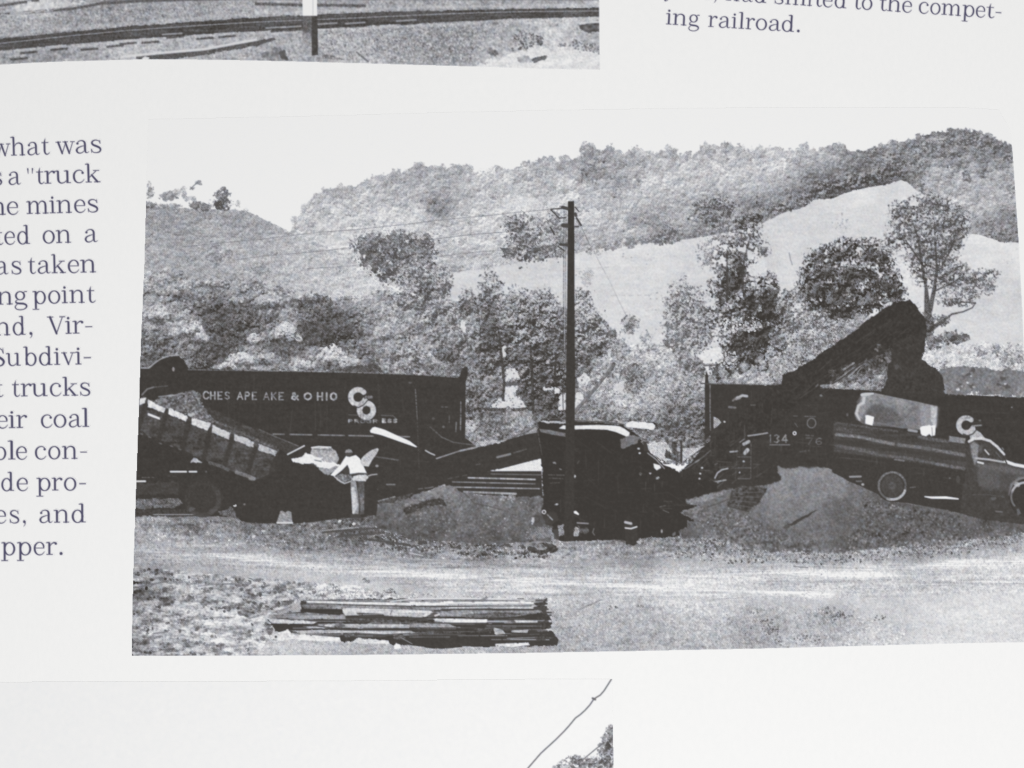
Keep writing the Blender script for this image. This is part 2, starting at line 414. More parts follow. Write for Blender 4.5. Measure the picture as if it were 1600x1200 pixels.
# --- bushes behind the railway -----------------------------------------------------------------------
TMB = tone_map([(230, 440, 140), (260, 428, 150), (300, 452, 118), (340, 470, 120), (250, 485, 190), (240, 505, 165), (330, 505, 100), (300, 520, 165), (290, 510, 185), (250, 530, 115), (240, 560, 128), (290, 560, 128),
                (345, 548, 92), (370, 500, 108), (400, 480, 140), (420, 452, 172), (450, 472, 165), (395, 520, 120), (445, 520, 190), (440, 545, 120), (475, 500, 108), (490, 525, 86), (380, 562, 190), (420, 560, 158),
                (500, 480, 118), (520, 525, 92), (550, 505, 112), (525, 560, 190), (480, 572, 190), (570, 545, 130), (590, 470, 185), (560, 468, 175), (600, 520, 165), (620, 542, 175), (650, 565, 180), (595, 575, 118),
                (640, 500, 165), (660, 450, 150), (640, 430, 140), (680, 480, 140), (700, 525, 132), (705, 560, 118), (720, 490, 175), (690, 575, 150), (730, 520, 190),
                (770, 450, 150), (760, 480, 115), (800, 470, 162), (830, 470, 155), (860, 480, 118), (790, 510, 155), (830, 520, 112), (860, 530, 108), (770, 540, 95), (820, 550, 90), (870, 560, 85), (850, 590, 92),
                (760, 590, 128), (790, 652, 112), (740, 620, 152), (840, 630, 104), (800, 672, 150), (770, 690, 160), (920, 470, 190), (930, 510, 122), (940, 535, 96), (910, 560, 112), (960, 605, 195), (945, 560, 165),
                (960, 570, 195), (1000, 560, 198), (1010, 590, 165), (985, 588, 118), (1040, 560, 192), (1060, 600, 195), (1000, 630, 195), (950, 645, 140), (1060, 650, 112), (1090, 640, 120), (1020, 660, 128), (1085, 565, 140),
                (1140, 590, 150), (1180, 580, 150), (1240, 520, 165), (1260, 545, 150), (1320, 580, 150), (1350, 600, 150), (1540, 560, 205), (1490, 560, 200), (1580, 540, 200), (1500, 500, 205)], 24)
YYb = (np.arange(H)[:, None] + OY) * np.ones((1, W), np.float32)
up_ = np.clip((478 - YYb) / 34, 0, 1) * np.clip((640 - (np.arange(W)[None, :] + OX)) / 60, 0, 1)
TMB = TMB * (1 - up_ * .8) + 176 * up_ * .8
TMB = TMB - 7 * (1 - up_) * np.clip((620 - (np.arange(W)[None, :] + OX)) / 120, 0, 1).astype(np.float32) - 4
bush_poly = [(210, 436), (260, 424), (330, 440), (400, 440), (440, 448), (480, 460), (560, 470), (600, 452), (640, 470), (700, 470), (745, 470), (850, 470), (930, 500), (985, 545), (1040, 540), (1100, 560), (1180, 520),
             (1260, 500), (1340, 480), (1400, 540), (1460, 545), (1620, 540), (1620, 640), (1300, 640), (1120, 720), (740, 720), (200, 620)]
fill(bush_poly, lambda s: TMB[s] - 12 + 12 * E12[s] + 14 * E6[s] + 9 * N2[s] + 8 * N1[s], BUSH, rag=4)
crowns(bush_poly, 300, 10, 20, TMB, 38, 12, 9, 51, BUSH, alpha=.92)
crowns(bush_poly, 620, 5, 10, TMB, 36, 13, 10, 52, BUSH, alpha=.8)
crowns(bush_poly, 700, 2.5, 5, TMB + 4, 32, 16, 10, 50, BUSH, alpha=.6)
tb = lambda k: (lambda a, b: TMB[min(H - 1, int(b - OY)), min(W - 1, int(a - OX))] + k)
leaves(bush_poly, 2200, .9, 2.0, tb(-44), 14, 53, BUSH, dens=np.clip(1.0 - E12 * .9 - .6 * E6, .05, 3), alpha=.6)
leaves(bush_poly, 3000, .8, 1.9, tb(50), 16, 54, BUSH, dens=np.clip(1.0 + E12 * .9 + .6 * E6, .05, 3), alpha=.65)
for x, y, rx, ry in ((445, 521, 19, 17), (385, 563, 30, 14), (297, 512, 28, 12), (250, 488, 22, 10), (520, 562, 34, 14), (640, 555, 40, 24), (396, 540, 9, 10), (470, 545, 12, 8)):
    crowns([(x - rx, y - ry * .6), (x, y - ry), (x + rx, y - ry * .4), (x + rx, y + ry), (x - rx, y + ry)], int(rx * ry / 14), 3, 7, TMB + 18, 26, 12, 16, int(x), BUSH, alpha=.8)
def mound(x, y, rx, ry, top, seed):
    """one bright bush head with shade under it"""
    ell(x + rx * .1, y + ry * .75, rx * 1.05, ry * .5, lambda s: 92 + 12 * N1[s] + 10 * N2[s], BUSH, .75, rag=2.5, soft=2)
    crowns([(x - rx * .9, y + ry * .3), (x - rx * .6, y - ry * .6), (x, y - ry * .9), (x + rx * .6, y - ry * .6), (x + rx * .9, y + ry * .3)], int(rx * ry / 9), 2.5, 6, np.full((H, W), top - 25, np.float32), 42, 12, 14, seed, BUSH, .85, .9)
    leaves([(x - rx * .8, y - ry * .2), (x - rx * .4, y - ry * .8), (x + rx * .4, y - ry * .8), (x + rx * .8, y - ry * .2)], int(rx * ry / 5), .9, 1.9, top + 12, 12, seed + 1, BUSH, alpha=.7)


ell(452, 540, 34, 18, lambda s: 98 + 12 * N1[s] + 10 * N2[s], BUSH, .55, rag=4, soft=3)
ell(495, 520, 34, 18, lambda s: 88 + 12 * N1[s] + 10 * N2[s], BUSH, .6, rag=4, soft=3)
ell(350, 530, 30, 40, lambda s: 96 + 12 * N1[s] + 10 * N2[s], BUSH, .4, rag=5, soft=4)
for k, (x, y, rx, ry, tp) in enumerate(((446, 520, 19, 17, 205), (461, 528, 12, 9, 190), (396, 531, 12, 9, 195), (300, 514, 22, 12, 198), (245, 492, 24, 10, 200), (316, 528, 12, 10, 180), (375, 562, 26, 12, 200), (352, 572, 18, 7, 215), (415, 560, 18, 10, 185),
                                        (518, 556, 26, 16, 205), (545, 568, 22, 9, 190), (480, 570, 20, 7, 200), (625, 545, 24, 16, 190), (660, 556, 26, 18, 195), (600, 520, 20, 12, 185), (640, 510, 22, 14, 185), (330, 440, 20, 8, 178), (420, 470, 30, 12, 182), (470, 462, 26, 10, 185), (370, 470, 16, 8, 170), (262, 455, 20, 8, 175))):
    mound(x, y, rx, ry, tp, 3000 + 10 * k)
ring(446, 520, 15, 3.5, lambda s: 212 + 18 * N1[s], BUSH, .6, 160, 330)
# dark gaps
for x, y, rx, ry in ((345, 545, 22, 16), (490, 520, 26, 14), (350, 490, 20, 10), (578, 572, 13, 9), (440, 545, 14, 8), (325, 500, 14, 16), (240, 562, 16, 12), (540, 515, 20, 10), (222, 520, 8, 16), (640, 580, 10, 4)):
    blob_tree([(x, y, rx, ry)], 84, 120, int(rx * ry * .25), int(x * 7 + y), BUSH, (1.2, 2.6), .62)

# --- trees in the middle -------------------------------------------------------------------------------
blob_tree([(580, 384, 32, 18), (615, 378, 34, 18), (650, 384, 28, 20), (590, 405, 32, 20), (632, 405, 34, 22), (612, 425, 22, 16), (668, 395, 14, 22), (655, 412, 20, 18)], 90, 150, 1000, 61, t1, (1.2, 2.8), .8)
blob_tree([(580, 395, 24, 14), (615, 400, 26, 18), (606, 424, 16, 14)], 84, 126, 300, 59, t1, (1.2, 2.6), .5)
leaves([(560, 365), (680, 365), (680, 415), (590, 415)], 170, .9, 1.8, 172, 14, 62, t1, alpha=.5)
leaves([(540, 378), (560, 360), (690, 362), (688, 380)], 120, .9, 2.2, 150, 18, 60, t1, alpha=.5)
tm1 = lab('tree', BIG, 'pale leafy tree behind the end of the left hopper car')
blob_tree([(650, 430, 34, 24), (668, 460, 34, 26), (640, 470, 24, 20), (690, 440, 18, 22)], 102, 192, 1500, 63, tm1, (1.3, 3.2), .8)
tm2 = lab('tree', BIG, 'bushy mid grey tree rising over the end post of the left hopper car')
blob_tree([(690, 500, 34, 30), (660, 520, 36, 26), (700, 540, 28, 30), (640, 555, 34, 22), (730, 470, 12, 22)], 96, 196, 2100, 64, tm2, (1.3, 3.2), .7)
crowns([(600, 500), (700, 500), (715, 575), (560, 575)], 60, 5, 11, TMB, 30, 12, 16, 65, None, alpha=.6)
tm3 = lab('tree', BIG, 'tall dark tree with bare trunks left of the utility pole')
blob_tree([(765, 478, 22, 50), (758, 530, 20, 34), (772, 570, 26, 22), (750, 620, 18, 34), (730, 610, 10, 34)], 80, 168, 1500, 66, tm3, (1.3, 3.2), .8)
tm4 = lab('tree', BIG, 'broad tree with pale crown just left of the utility pole')
blob_tree([(815, 478, 32, 26), (845, 490, 28, 36), (800, 515, 26, 26), (862, 520, 24, 40), (830, 545, 36, 26), (865, 575, 18, 40), (825, 590, 22, 22)], 80, 188, 2600, 67, tm4, (1.3, 3.2), .78)
leaves([(775, 455), (885, 455), (880, 500), (780, 520)], 380, .9, 1.9, 200, 20, 68, tm4, alpha=.5)
tm5 = lab('tree', BIG, 'spreading tree with pale left side just right of the utility pole')
blob_tree([(910, 480, 16, 26), (918, 510, 26, 24), (930, 535, 26, 16), (908, 555, 14, 24), (905, 460, 12, 10)], 92, 200, 1000, 69, tm5, (1.3, 3.1), .78)
leaves([(898, 462), (925, 470), (935, 500), (900, 520)], 190, .9, 1.8, 206, 18, 70, tm5, alpha=.5)
blob_tree([(918, 432, 9, 14)], 165, 205, 50, 71, BUSH, (1.2, 2.4), .5)
tm6 = lab('bush', BIG, 'small dark shrub standing in the meadow right of the utility pole')
blob_tree([(986, 506, 13, 14), (985, 515, 14, 8)], 100, 175, 150, 72, tm6, (1.2, 2.6), .8)
blob_tree([(1010, 528, 9, 12), (1018, 545, 8, 10)], 120, 190, 100, 73, BUSH, (1.2, 2.6), .6)
for x, y, rx, ry in ((765, 520, 14, 34), (845, 545, 26, 12), (868, 540, 14, 30), (815, 560, 22, 12), (930, 545, 20, 8), (790, 520, 12, 14), (700, 555, 20, 12), (665, 455, 12, 14), (745, 625, 12, 18), (850, 590, 20, 16), (830, 500, 10, 12), (725, 480, 8, 18), (915, 560, 12, 12)):
    blob_tree([(x, y, rx, ry)], 70, 120, int(rx * ry * .3), int(x * 11 + y), None, (1.2, 2.6), .55)
# daylight between the trunks
BARN = lab('clearing', BIG, 'bright clearing showing between the tree trunks')
for pts in ([(790, 577), (800, 575), (808, 582), (812, 592), (803, 596), (790, 595)], [(789, 604), (812, 604), (806, 618), (818, 628), (822, 637), (764, 637), (772, 628), (786, 622)],
            [(848, 606), (864, 606), (864, 611), (850, 611)], [(867, 606), (875, 607), (874, 614), (868, 616)], [(874, 617), (884, 616), (884, 640), (872, 640)],
            [(903, 590), (915, 584), (923, 588), (918, 600), (906, 604)], [(898, 614), (908, 612), (914, 622), (904, 636), (898, 640)], [(784, 545), (789, 540), (791, 556), (786, 562)],
            [(720, 498), (728, 504), (726, 522), (719, 515)]):
    fill(pts, lambda s: 226 + 5 * N1[s], BARN, .92, rag=1.2)
leaves([(764, 600), (824, 600), (824, 642), (764, 642)], 90, 1, 2.4, 120, 26, 74, BUSH, alpha=.75)
leaves([(786, 574), (812, 574), (812, 600), (786, 600)], 24, 1, 2.2, 120, 24, 75, BUSH, alpha=.7)
leaves([(896, 582), (924, 582), (924, 640), (896, 640)], 50, 1, 2.2, 140, 24, 76, BUSH, alpha=.7)
stroke([(758, 640), (800, 641), (830, 638)], 5, lambda s: 86 + 9 * N1[s], BUSH, .9)
stroke([(786, 600), (812, 600)], 5, 96, BUSH, .7)
for pts, w in (([(831, 560), (832, 600), (833, 645)], 4.5), ([(868, 560), (867, 600)], 3), ([(780, 520), (784, 560), (788, 600), (786, 625)], 4), ([(829, 540), (831, 600)], 3), ([(768, 565), (786, 569)], 3), ([(879, 600), (880, 640)], 1.5)):
    stroke(pts, w, lambda s: 74 + 6 * N1[s], tm3, .85)
fill([(752, 645), (800, 640), (850, 650), (846, 665), (770, 690), (742, 680)], lambda s: 118 + 14 * N2[s] + 12 * N1[s] + 14 * E6[s], BUSH, .75, rag=3)
fill([(790, 640), (830, 640), (836, 662), (806, 676), (790, 662)], lambda s: 165 + 14 * N1[s] + 10 * N2[s], BUSH, .7, rag=2)

# --- bushes and trees on the right ------------------------------------------------------------------
HOUSE = lab('clearing', BIG, 'flat pale patch beyond the bushes left of the tall dark tree')
crowns([(930, 545), (1100, 545), (1100, 660), (920, 655)], 170, 5, 11, TMB + 6, 26, 14, 16, 81, BUSH, alpha=.75)
leaves([(930, 545), (1100, 545), (1100, 660), (920, 655)], 700, .9, 2.0, tb(40), 14, 82, BUSH, alpha=.5)
leaves([(930, 545), (1100, 545), (1100, 670), (920, 665)], 600, .9, 2.1, tb(-50), 14, 83, BUSH, dens=np.clip(1 - E12, .05, 3), alpha=.65)
for x, y, rx, ry in ((987, 583, 20, 14), (990, 604, 12, 14), (930, 598, 6, 9), (1060, 655, 26, 14), (950, 650, 26, 9), (1010, 650, 22, 10), (1070, 560, 12, 20), (1090, 580, 10, 18), (1068, 612, 14, 14), (1085, 640, 14, 14), (950, 585, 8, 5), (1000, 670, 14, 8), (1085, 690, 20, 10)):
    blob_tree([(x, y, rx, ry)], 86, 165, int(rx * ry * .45), int(x * 3 + y), BUSH, (1.2, 2.6), .6)
for pts in ([(950, 545), (958, 542), (958, 560), (949, 556)], [(962, 600), (976, 594), (974, 616), (958, 610)]):
    fill(pts, 218, BUSH, .8, rag=1)
fill([(1084, 545), (1098, 546), (1128, 544), (1132, 566), (1124, 569), (1101, 569), (1092, 558)], lambda s: 224 + 4 * N1[s], HOUSE, rag=1.2)
fill([(1101, 573), (1130, 573), (1140, 580), (1106, 586)], lambda s: 216 + 7 * N1[s], HOUSE, rag=1)
stroke([(1100, 571), (1128, 571)], 1.8, 105, HOUSE)
stroke([(959, 569), (955, 577)], 6, 92)
BRACE = lab('leaning_pole', BIG, 'thin grey pole leaning across the bushes right of the utility pole')
stroke([(958, 571), (930, 607), (898, 643)], 5, lambda s: 126 + 9 * N1[s], BRACE)
stroke([(961, 571), (933, 607), (901, 643)], 1.2, 90, BRACE, .7)

ta = lab('tree', BIG, 'tall ragged dark tree in front of the meadow, left of the round one')
blob_tree([(1062, 470, 22, 30), (1060, 510, 26, 34), (1085, 480, 20, 30), (1095, 520, 22, 30), (1090, 535, 18, 14)], 98, 192, 1500, 91, ta, (1.3, 3.2), .72)
blob_tree([(1115, 392, 26, 22), (1125, 365, 20, 18), (1110, 410, 20, 14), (1140, 350, 18, 14)], 120, 200, 620, 90, ta, (1.3, 3.0), .55, hole=.9)
blob_tree([(1138, 405, 24, 34), (1162, 385, 22, 40), (1182, 348, 9, 38), (1192, 388, 13, 14), (1150, 430, 30, 26), (1160, 345, 14, 14)], 72, 158, 1500, 92, ta, (1.4, 3.2), .72, hole=.7)
blob_tree([(1140, 455, 34, 26), (1175, 465, 34, 24), (1200, 445, 16, 20), (1150, 495, 46, 26), (1200, 485, 34, 26), (1170, 530, 46, 24), (1215, 500, 24, 24), (1185, 555, 36, 22), (1150, 570, 26, 16), (1230, 470, 10, 18)], 60, 152, 4200, 93, ta, (1.3, 3.1), .85, hole=.2)
for x, y, rx, ry in ((1195, 488, 26, 18), (1185, 530, 30, 16), (1190, 565, 22, 20), (1150, 545, 20, 12), (1160, 580, 20, 10), (1200, 515, 22, 8), (1140, 440, 18, 16), (1155, 420, 10, 20), (1205, 470, 20, 16), (1165, 470, 16, 12), (1130, 580, 20, 14), (1215, 540, 14, 20)):
    blob_tree([(x, y, rx, ry)], 58, 84, int(rx * ry * .3), int(x * 9 + y), ta, (1.2, 2.6), .72)
stroke([(1136, 470, 4), (1136, 430, 3), (1136, 390, 1.6)], 4, 76, ta, .8, .9)
stroke([(1160, 450, 4), (1162, 410, 3), (1172, 370, 2)], 4, 80, ta, .7, .9)
fill([(1166, 418), (1180, 412), (1196, 412), (1200, 428), (1180, 430), (1170, 428)], lambda s: 218 + 4 * N1[s], FIELD, .8, rag=1.8)
leaves([(1130, 495), (1180, 495), (1180, 520), (1130, 520)], 70, 1, 2.6, 215, 16, 95, ta)
leaves([(1120, 550), (1150, 550), (1150, 575), (1120, 575)], 70, 1, 2.6, 205, 16, 96, ta)
crowns([(1185, 560), (1235, 500), (1290, 500), (1330, 500), (1300, 545), (1225, 590), (1190, 600)], 90, 4, 9, TMB + 10, 28, 14, 16, 97, BUSH, alpha=.8)
leaves([(1215, 505), (1330, 495), (1300, 545), (1215, 590), (1180, 600)], 420, 1, 2.4, 200, 20, 98, BUSH, alpha=.75)
leaves([(1215, 505), (1330, 495), (1300, 545), (1215, 590), (1180, 600)], 300, 1, 2.4, 90, 14, 99, BUSH, alpha=.65)
crowns([(1125, 575), (1185, 560), (1230, 560), (1215, 600), (1110, 600)], 40, 4, 9, TMB + 30, 26, 14, 16, 100, BUSH, alpha=.7)

blob_tree([(1225, 480, 14, 20), (1238, 520, 18, 14), (1250, 455, 10, 16), (1215, 530, 14, 18), (1255, 525, 22, 14), (1285, 515, 22, 12)], 100, 196, 560, 103, BUSH, (1.3, 2.8), .7, hole=.3)
tbb = lab('tree', BIG, 'round dense dark tree behind the conveyor')
blob_tree([(1288, 402, 28, 20), (1320, 390, 26, 18), (1352, 392, 34, 20), (1384, 404, 14, 16), (1272, 425, 22, 20), (1285, 440, 34, 26), (1330, 432, 44, 32), (1375, 430, 28, 30), (1395, 440, 14, 22), (1300, 465, 44, 22), (1350, 465, 42, 24), (1400, 458, 18, 14), (1262, 452, 14, 22), (1312, 486, 30, 12), (1275, 478, 20, 12)], 60, 142, 5200, 101, tbb, (1.3, 3.1), .86, hole=.3)
blob_tree([(1245, 470, 16, 18), (1240, 500, 20, 16), (1262, 492, 18, 12), (1290, 500, 24, 10)], 96, 190, 520, 102, tbb, (1.3, 2.8), .6, hole=.5)
for x, y, rx, ry in ((1300, 470, 26, 14), (1340, 430, 24, 12), (1360, 400, 12, 10), (1320, 450, 20, 10), (1310, 490, 24, 9), (1385, 450, 18, 10), (1275, 455, 14, 16), (1350, 470, 30, 14), (1290, 425, 16, 10), (1384, 405, 10, 10), (1400, 462, 14, 10), (1310, 400, 14, 8)):
    blob_tree([(x, y, rx, ry)], 56, 88, int(rx * ry * .35), int(x * 9 + y), tbb, (1.2, 2.6), .6)

tcc = lab('tree', BIG, 'open branching tree rising above the top of the conveyor')
TR = lambda s: 78 + 8 * N1[s]
LIMBS = ([(1452, 512, 15), (1449, 480, 10), (1447, 450, 5), (1440, 410, 4), (1434, 370, 3), (1425, 345, 1.6)], [(1453, 485, 8), (1460, 450, 5.5), (1464, 420, 4), (1462, 390, 3), (1460, 350, 2)],
         [(1462, 430, 4), (1475, 410, 3), (1488, 385, 2.6), (1494, 360, 1.6)], [(1440, 412, 3), (1424, 388, 2.4), (1408, 366, 1.6)], [(1452, 515, 10), (1472, 503, 4.4), (1487, 491, 3), (1505, 487, 2.2), (1519, 481, 2), (1524, 474, 1.4)],
         [(1460, 455, 3), (1484, 444, 2), (1505, 432, 1.5)], [(1500, 472, 2), (1524, 473, 1.6)])
blob_tree([(1415, 330, 28, 17), (1450, 322, 36, 19), (1488, 342, 26, 22), (1412, 350, 24, 16), (1440, 360, 42, 24), (1490, 368, 20, 24), (1398, 372, 16, 12)], 84, 158, 1500, 111, tcc, (1.4, 3.0), .82, hole=.3)
blob_tree([(1440, 395, 28, 30), (1470, 395, 26, 22), (1455, 425, 30, 24), (1485, 425, 26, 18), (1500, 440, 32, 14), (1400, 380, 18, 12)], 80, 160, 1500, 112, tcc, (1.4, 3.0), .82, hole=.35)
blob_tree([(1535, 432, 24, 12), (1545, 448, 14, 12), (1515, 455, 24, 13), (1480, 465, 20, 14), (1500, 472, 26, 8), (1550, 428, 12, 7), (1498, 385, 9, 6), (1505, 418, 12, 8)], 94, 178, 700, 113, tcc, (1.3, 2.8), .75, hole=.55)
for pts in LIMBS:
    stroke(pts, 3, TR, tcc, .85, .8)
blob_tree([(1430, 375, 36, 34), (1470, 370, 30, 36), (1480, 430, 40, 24), (1450, 340, 40, 22)], 100, 190, 520, 119, tcc, (1.3, 2.8), .12)
blob_tree([(1450, 500, 16, 14), (1470, 500, 14, 8), (1445, 515, 12, 14)], 78, 130, 190, 114, tcc, (1.3, 2.8), .7)
# undergrowth right of the conveyor head
crowns([(1440, 535), (1620, 540), (1620, 590), (1470, 585)], 90, 5, 11, np.full((H, W), 205, np.float32), 18, 10, 12, 115, BUSH, alpha=.8)
blob_tree([(1490, 527, 24, 9), (1470, 530, 18, 9), (1460, 540, 12, 8)], 82, 140, 200, 116, BUSH, (1.3, 2.8), .8)
blob_tree([(1575, 560, 12, 14), (1590, 555, 10, 12), (1530, 550, 9, 10), (1475, 568, 7, 9), (1555, 545, 8, 8)], 110, 190, 200, 117, BUSH, (1.3, 2.8), .55)
crowns([(1295, 575), (1390, 560), (1384, 605), (1300, 606)], 30, 4, 9, np.full((H, W), 148, np.float32), 22, 12, 12, 118, BUSH, alpha=.85)

# --- ground and road -------------------------------------------------------------------------------
TMG = tone_map([(220, 830, 158), (300, 822, 128), (400, 832, 120), (480, 835, 118), (500, 846, 130), (560, 835, 100), (650, 850, 108), (700, 830, 115), (250, 862, 186), (350, 862, 176), (400, 878, 203), (300, 880, 186), (500, 880, 198),
                (600, 897, 208), (600, 868, 160), (700, 872, 150), (700, 905, 214), (760, 850, 120), (800, 880, 165), (800, 912, 212), (850, 922, 216), (650, 922, 184), (750, 932, 188), (900, 872, 150), (900, 892, 190), (950, 913, 226), (1050, 905, 214),
                (1100, 921, 224), (950, 934, 184), (1000, 850, 124), (1000, 875, 160), (1100, 860, 120), (1100, 888, 205), (1200, 870, 148), (1200, 893, 214), (1300, 880, 160), (1300, 903, 218), (1250, 912, 188), (1350, 900, 216), (1400, 880, 170),
                (1450, 868, 168), (1500, 860, 172), (1500, 890, 224), (1580, 850, 188), (1580, 880, 224), (1450, 916, 202), (1550, 914, 208), (1150, 925, 217), (1200, 936, 188), (1280, 924, 224), (1350, 940, 210), (1450, 940, 216), (1550, 950, 222),
                (230, 900, 146), (230, 922, 116), (280, 930, 165), (350, 920, 162), (400, 940, 172), (250, 960, 184), (300, 980, 204), (220, 1002, 146), (280, 1012, 165), (350, 1000, 188), (400, 1005, 203), (430, 962, 172), (480, 1012, 188), (560, 1016, 178),
                (900, 950, 188), (880, 980, 168), (950, 960, 182), (1000, 990, 172), (1100, 960, 192), (1100, 1000, 182), (1200, 968, 176), (1180, 980, 158), (1250, 1000, 190), (1310, 962, 150), (1350, 982, 206), (1450, 980, 214), (1550, 985, 216), (1400, 960, 192),
                (620, 800, 118), (700, 800, 120), (800, 800, 122), (1120, 820, 132), (1200, 840, 135), (1350, 800, 128), (1450, 830, 112), (1550, 835, 135), (1300, 830, 126), (1600, 830, 150)], 28)
ground = [(190, 800), (420, 790), (600, 780), (845, 770), (1100, 775), (1330, 745), (1640, 790), (1640, 1050), (190, 1050)]
fill(ground, lambda s: TMG[s] + 3.5 * HS2[s] + 4.5 * N1[s] + 3 * N2[s], GROUND, rag=1)
YY = (np.arange(H)[:, None] + OY) * np.ones((1, W)); XX = (np.arange(W)[None, :] + OX) * np.ones((H, 1))
tg = lambda k: (lambda a, b: TMG[min(H - 1, int(b - OY)), min(W - 1, int(a - OX))] + k)
road = [(200, 838), (330, 850), (480, 862), (650, 876), (820, 884), (1000, 884), (1150, 884), (1300, 882), (1450, 878), (1630, 850), (1630, 925), (1400, 932), (1180, 938), (1000, 934), (850, 930), (700, 925), (560, 900), (420, 892), (200, 880)]
sl_, cv_ = pmask(road)
LAB[sl_][cv_ > .5] = ROAD
band = lambda pts, w, t, al, so=4: stroke(pts, w, lambda s: t + 5 * N1[s] + 3 * HL[s] + 9 * HR[s] + 4 * HR2[s], None, al, so)
band([(330, 868), (480, 884), (620, 893), (800, 907), (960, 915), (1150, 924), (1300, 926)], 9, 224, .7)
band([(420, 880), (560, 888), (700, 900)], 5, 226, .7, 3)
band([(1080, 903), (1240, 896), (1400, 892), (1620, 872)], 12, 226, .7)
band([(600, 880), (760, 892), (900, 899), (1020, 908)], 5, 172, .6, 3)
band([(540, 900), (680, 918), (860, 930), (1000, 932), (1180, 940)], 6, 178, .6, 3)
band([(1200, 908), (1300, 909), (1390, 914)], 5, 172, .7, 3)
band([(1440, 916), (1520, 909), (1600, 912)], 6, 188, .6, 3)
band([(1350, 932), (1420, 931)], 3, 180, .6, 2)
band([(230, 862), (330, 872), (460, 890)], 4, 176, .5, 3)
band([(560, 862), (700, 880), (860, 886), (1000, 880)], 6, 158, .5, 4)
band([(640, 872), (720, 876)], 3, 200, .6, 2)
put(sl_, blur(cv_, 6) * .75, lambda s: G[s] + 7 * HR[s] + 7 * HR2[s] + 4 * N2[s] + 4 * N1[s])
r_ = np.random.default_rng(77)
for k in range(46):                              # wheel tracks
    x = r_.uniform(210, 1560); y = 858 + (x - 205) * .055 + r_.uniform(-14, 26) if x < 1000 else 902 - (x - 1000) * .03 + r_.uniform(-18, 24)
    L_ = r_.uniform(40, 170); sl2 = .07 if x < 900 else -.02
    stroke([(x, y, .6), (x + L_ * .4, y + L_ * .4 * sl2 + r_.normal() * 1.2, r_.uniform(1.2, 3.2)), (x + L_, y + L_ * sl2, .6)], 2, lambda s, t=r_.choice([232, 228, 168, 160, 175]): t + 6 * N1[s], None, r_.uniform(.25, .6), 1.4)
leaves(road, 420, .8, 1.8, tg(-50), 16, 127, alpha=.55); leaves(road, 420, .8, 1.8, tg(26), 8, 128, alpha=.6)
# rough grass and stones
low = [(204, 885), (420, 905), (560, 915), (620, 935), (470, 935), (420, 970), (440, 1024), (204, 1026)]
dn = np.clip(1 - HS * .9, .03, 4)
sl, cov = pmask(low)
put(sl, cov * .9, lambda s: TMG[s] + 23 * HS[s] + 9 * HS2[s] + 11 * N2[s] + 7 * N1[s])
leaves(low, 520, 1.2, 4.2, tg(-68), 18, 121, dens=np.clip(.5 - HS * 1.0, .02, 4), alpha=.75)
leaves(low, 700, 1.0, 2.6, tg(34), 12, 122, dens=np.clip(.5 + HS * 1.0, .02, 4), alpha=.75)
low2 = [(860, 940), (960, 930), (1180, 945), (1320, 955), (1420, 985), (1400, 1012), (860, 1020)]
sl, cov = pmask(low2)
put(sl, blur(cov, 6) * .85, lambda s: TMG[s] + 7 * N2[s] + 8 * N1[s] + 6 * HS[s])
dq = np.clip(.6 + .7 * F12, .02, 3)
leaves(low2, 420, .9, 2.2, tg(-38), 14, 123, dens=np.clip(.5 - .7 * F12, .02, 3), alpha=.6)
leaves(low2, 700, .9, 2.2, tg(32), 10, 124, dens=dq, alpha=.7)
leaves([(1180, 945), (1420, 950), (1600, 960), (1600, 1000), (1180, 1008)], 260, .9, 2.2, tg(-26), 14, 129, dens=np.clip(.5 - .7 * F12, .02, 3), alpha=.5)
low3 = [(420, 1000), (900, 1005), (900, 1022), (400, 1024)]
sl, cov = pmask(low3)
put(sl, cov * .7, lambda s: TMG[s] + 8 * N2[s] + 9 * N1[s] + 5 * HS[s])
low4 = [(470, 915), (640, 925), (860, 934), (880, 945), (600, 940), (460, 940)]
leaves(low4, 240, .9, 2.2, tg(-45), 16, 125, alpha=.7)
leaves(low4, 260, .9, 2.2, tg(38), 10, 126, alpha=.7)
for x, y, rx, ry, n in ((1308, 962, 24, 7, 70), (1205, 986, 12, 8, 44), (1195, 975, 22, 8, 40), (1180, 955, 10, 4, 14), (1375, 965, 12, 4, 14), (1290, 952, 16, 4, 22), (1260, 998, 22, 10, 40), (1215, 1003, 8, 5, 16), (610, 924, 12, 4, 28), (960, 948, 16, 4, 10), (1000, 946, 10, 3, 10)):
    leaves([(x - rx, y - ry), (x + rx, y - ry), (x + rx, y + ry), (x - rx, y + ry)], n, 1.0, 2.4, 110, 24, int(x + y), dens=np.exp(-(((XX - x) / rx) ** 2 + ((YY - y) / ry) ** 2) * 1.6), alpha=.6)
for pts, w, t in (([(906, 952), (920, 946), (940, 937)], 2, 130), ([(425, 958), (455, 948)], 2, 120), ([(204, 920), (232, 914), (262, 908)], 3, 110), ([(206, 944), (226, 934), (236, 926)], 5, 125), ([(372, 956), (390, 966), (404, 962)], 3, 110), ([(240, 990), (262, 987)], 2.5, 110), ([(310, 916), (330, 913), (368, 912)], 2.5, 118)):
    stroke(pts, w, t, None, .7, 1)
ring(387, 910, 8, 2, 222, None, .8, 250, 430, ry=5)
for x, y, rx, ry in ((243, 928, 9, 5), (268, 936, 6, 4), (296, 935, 8, 5), (322, 942, 8, 4), (440, 924, 6, 3), (410, 915, 5, 3), (352, 905, 3, 1.5), (570, 907, 5, 2), (232, 1000, 10, 4), (345, 1010, 6, 5), (384, 958, 14, 5), (260, 1008, 10, 4), (226, 992, 6, 4), (452, 962, 6, 8)):
    ell(x, y, rx, ry, lambda s: 112 + 20 * N2[s], None, .72, rag=1.5)
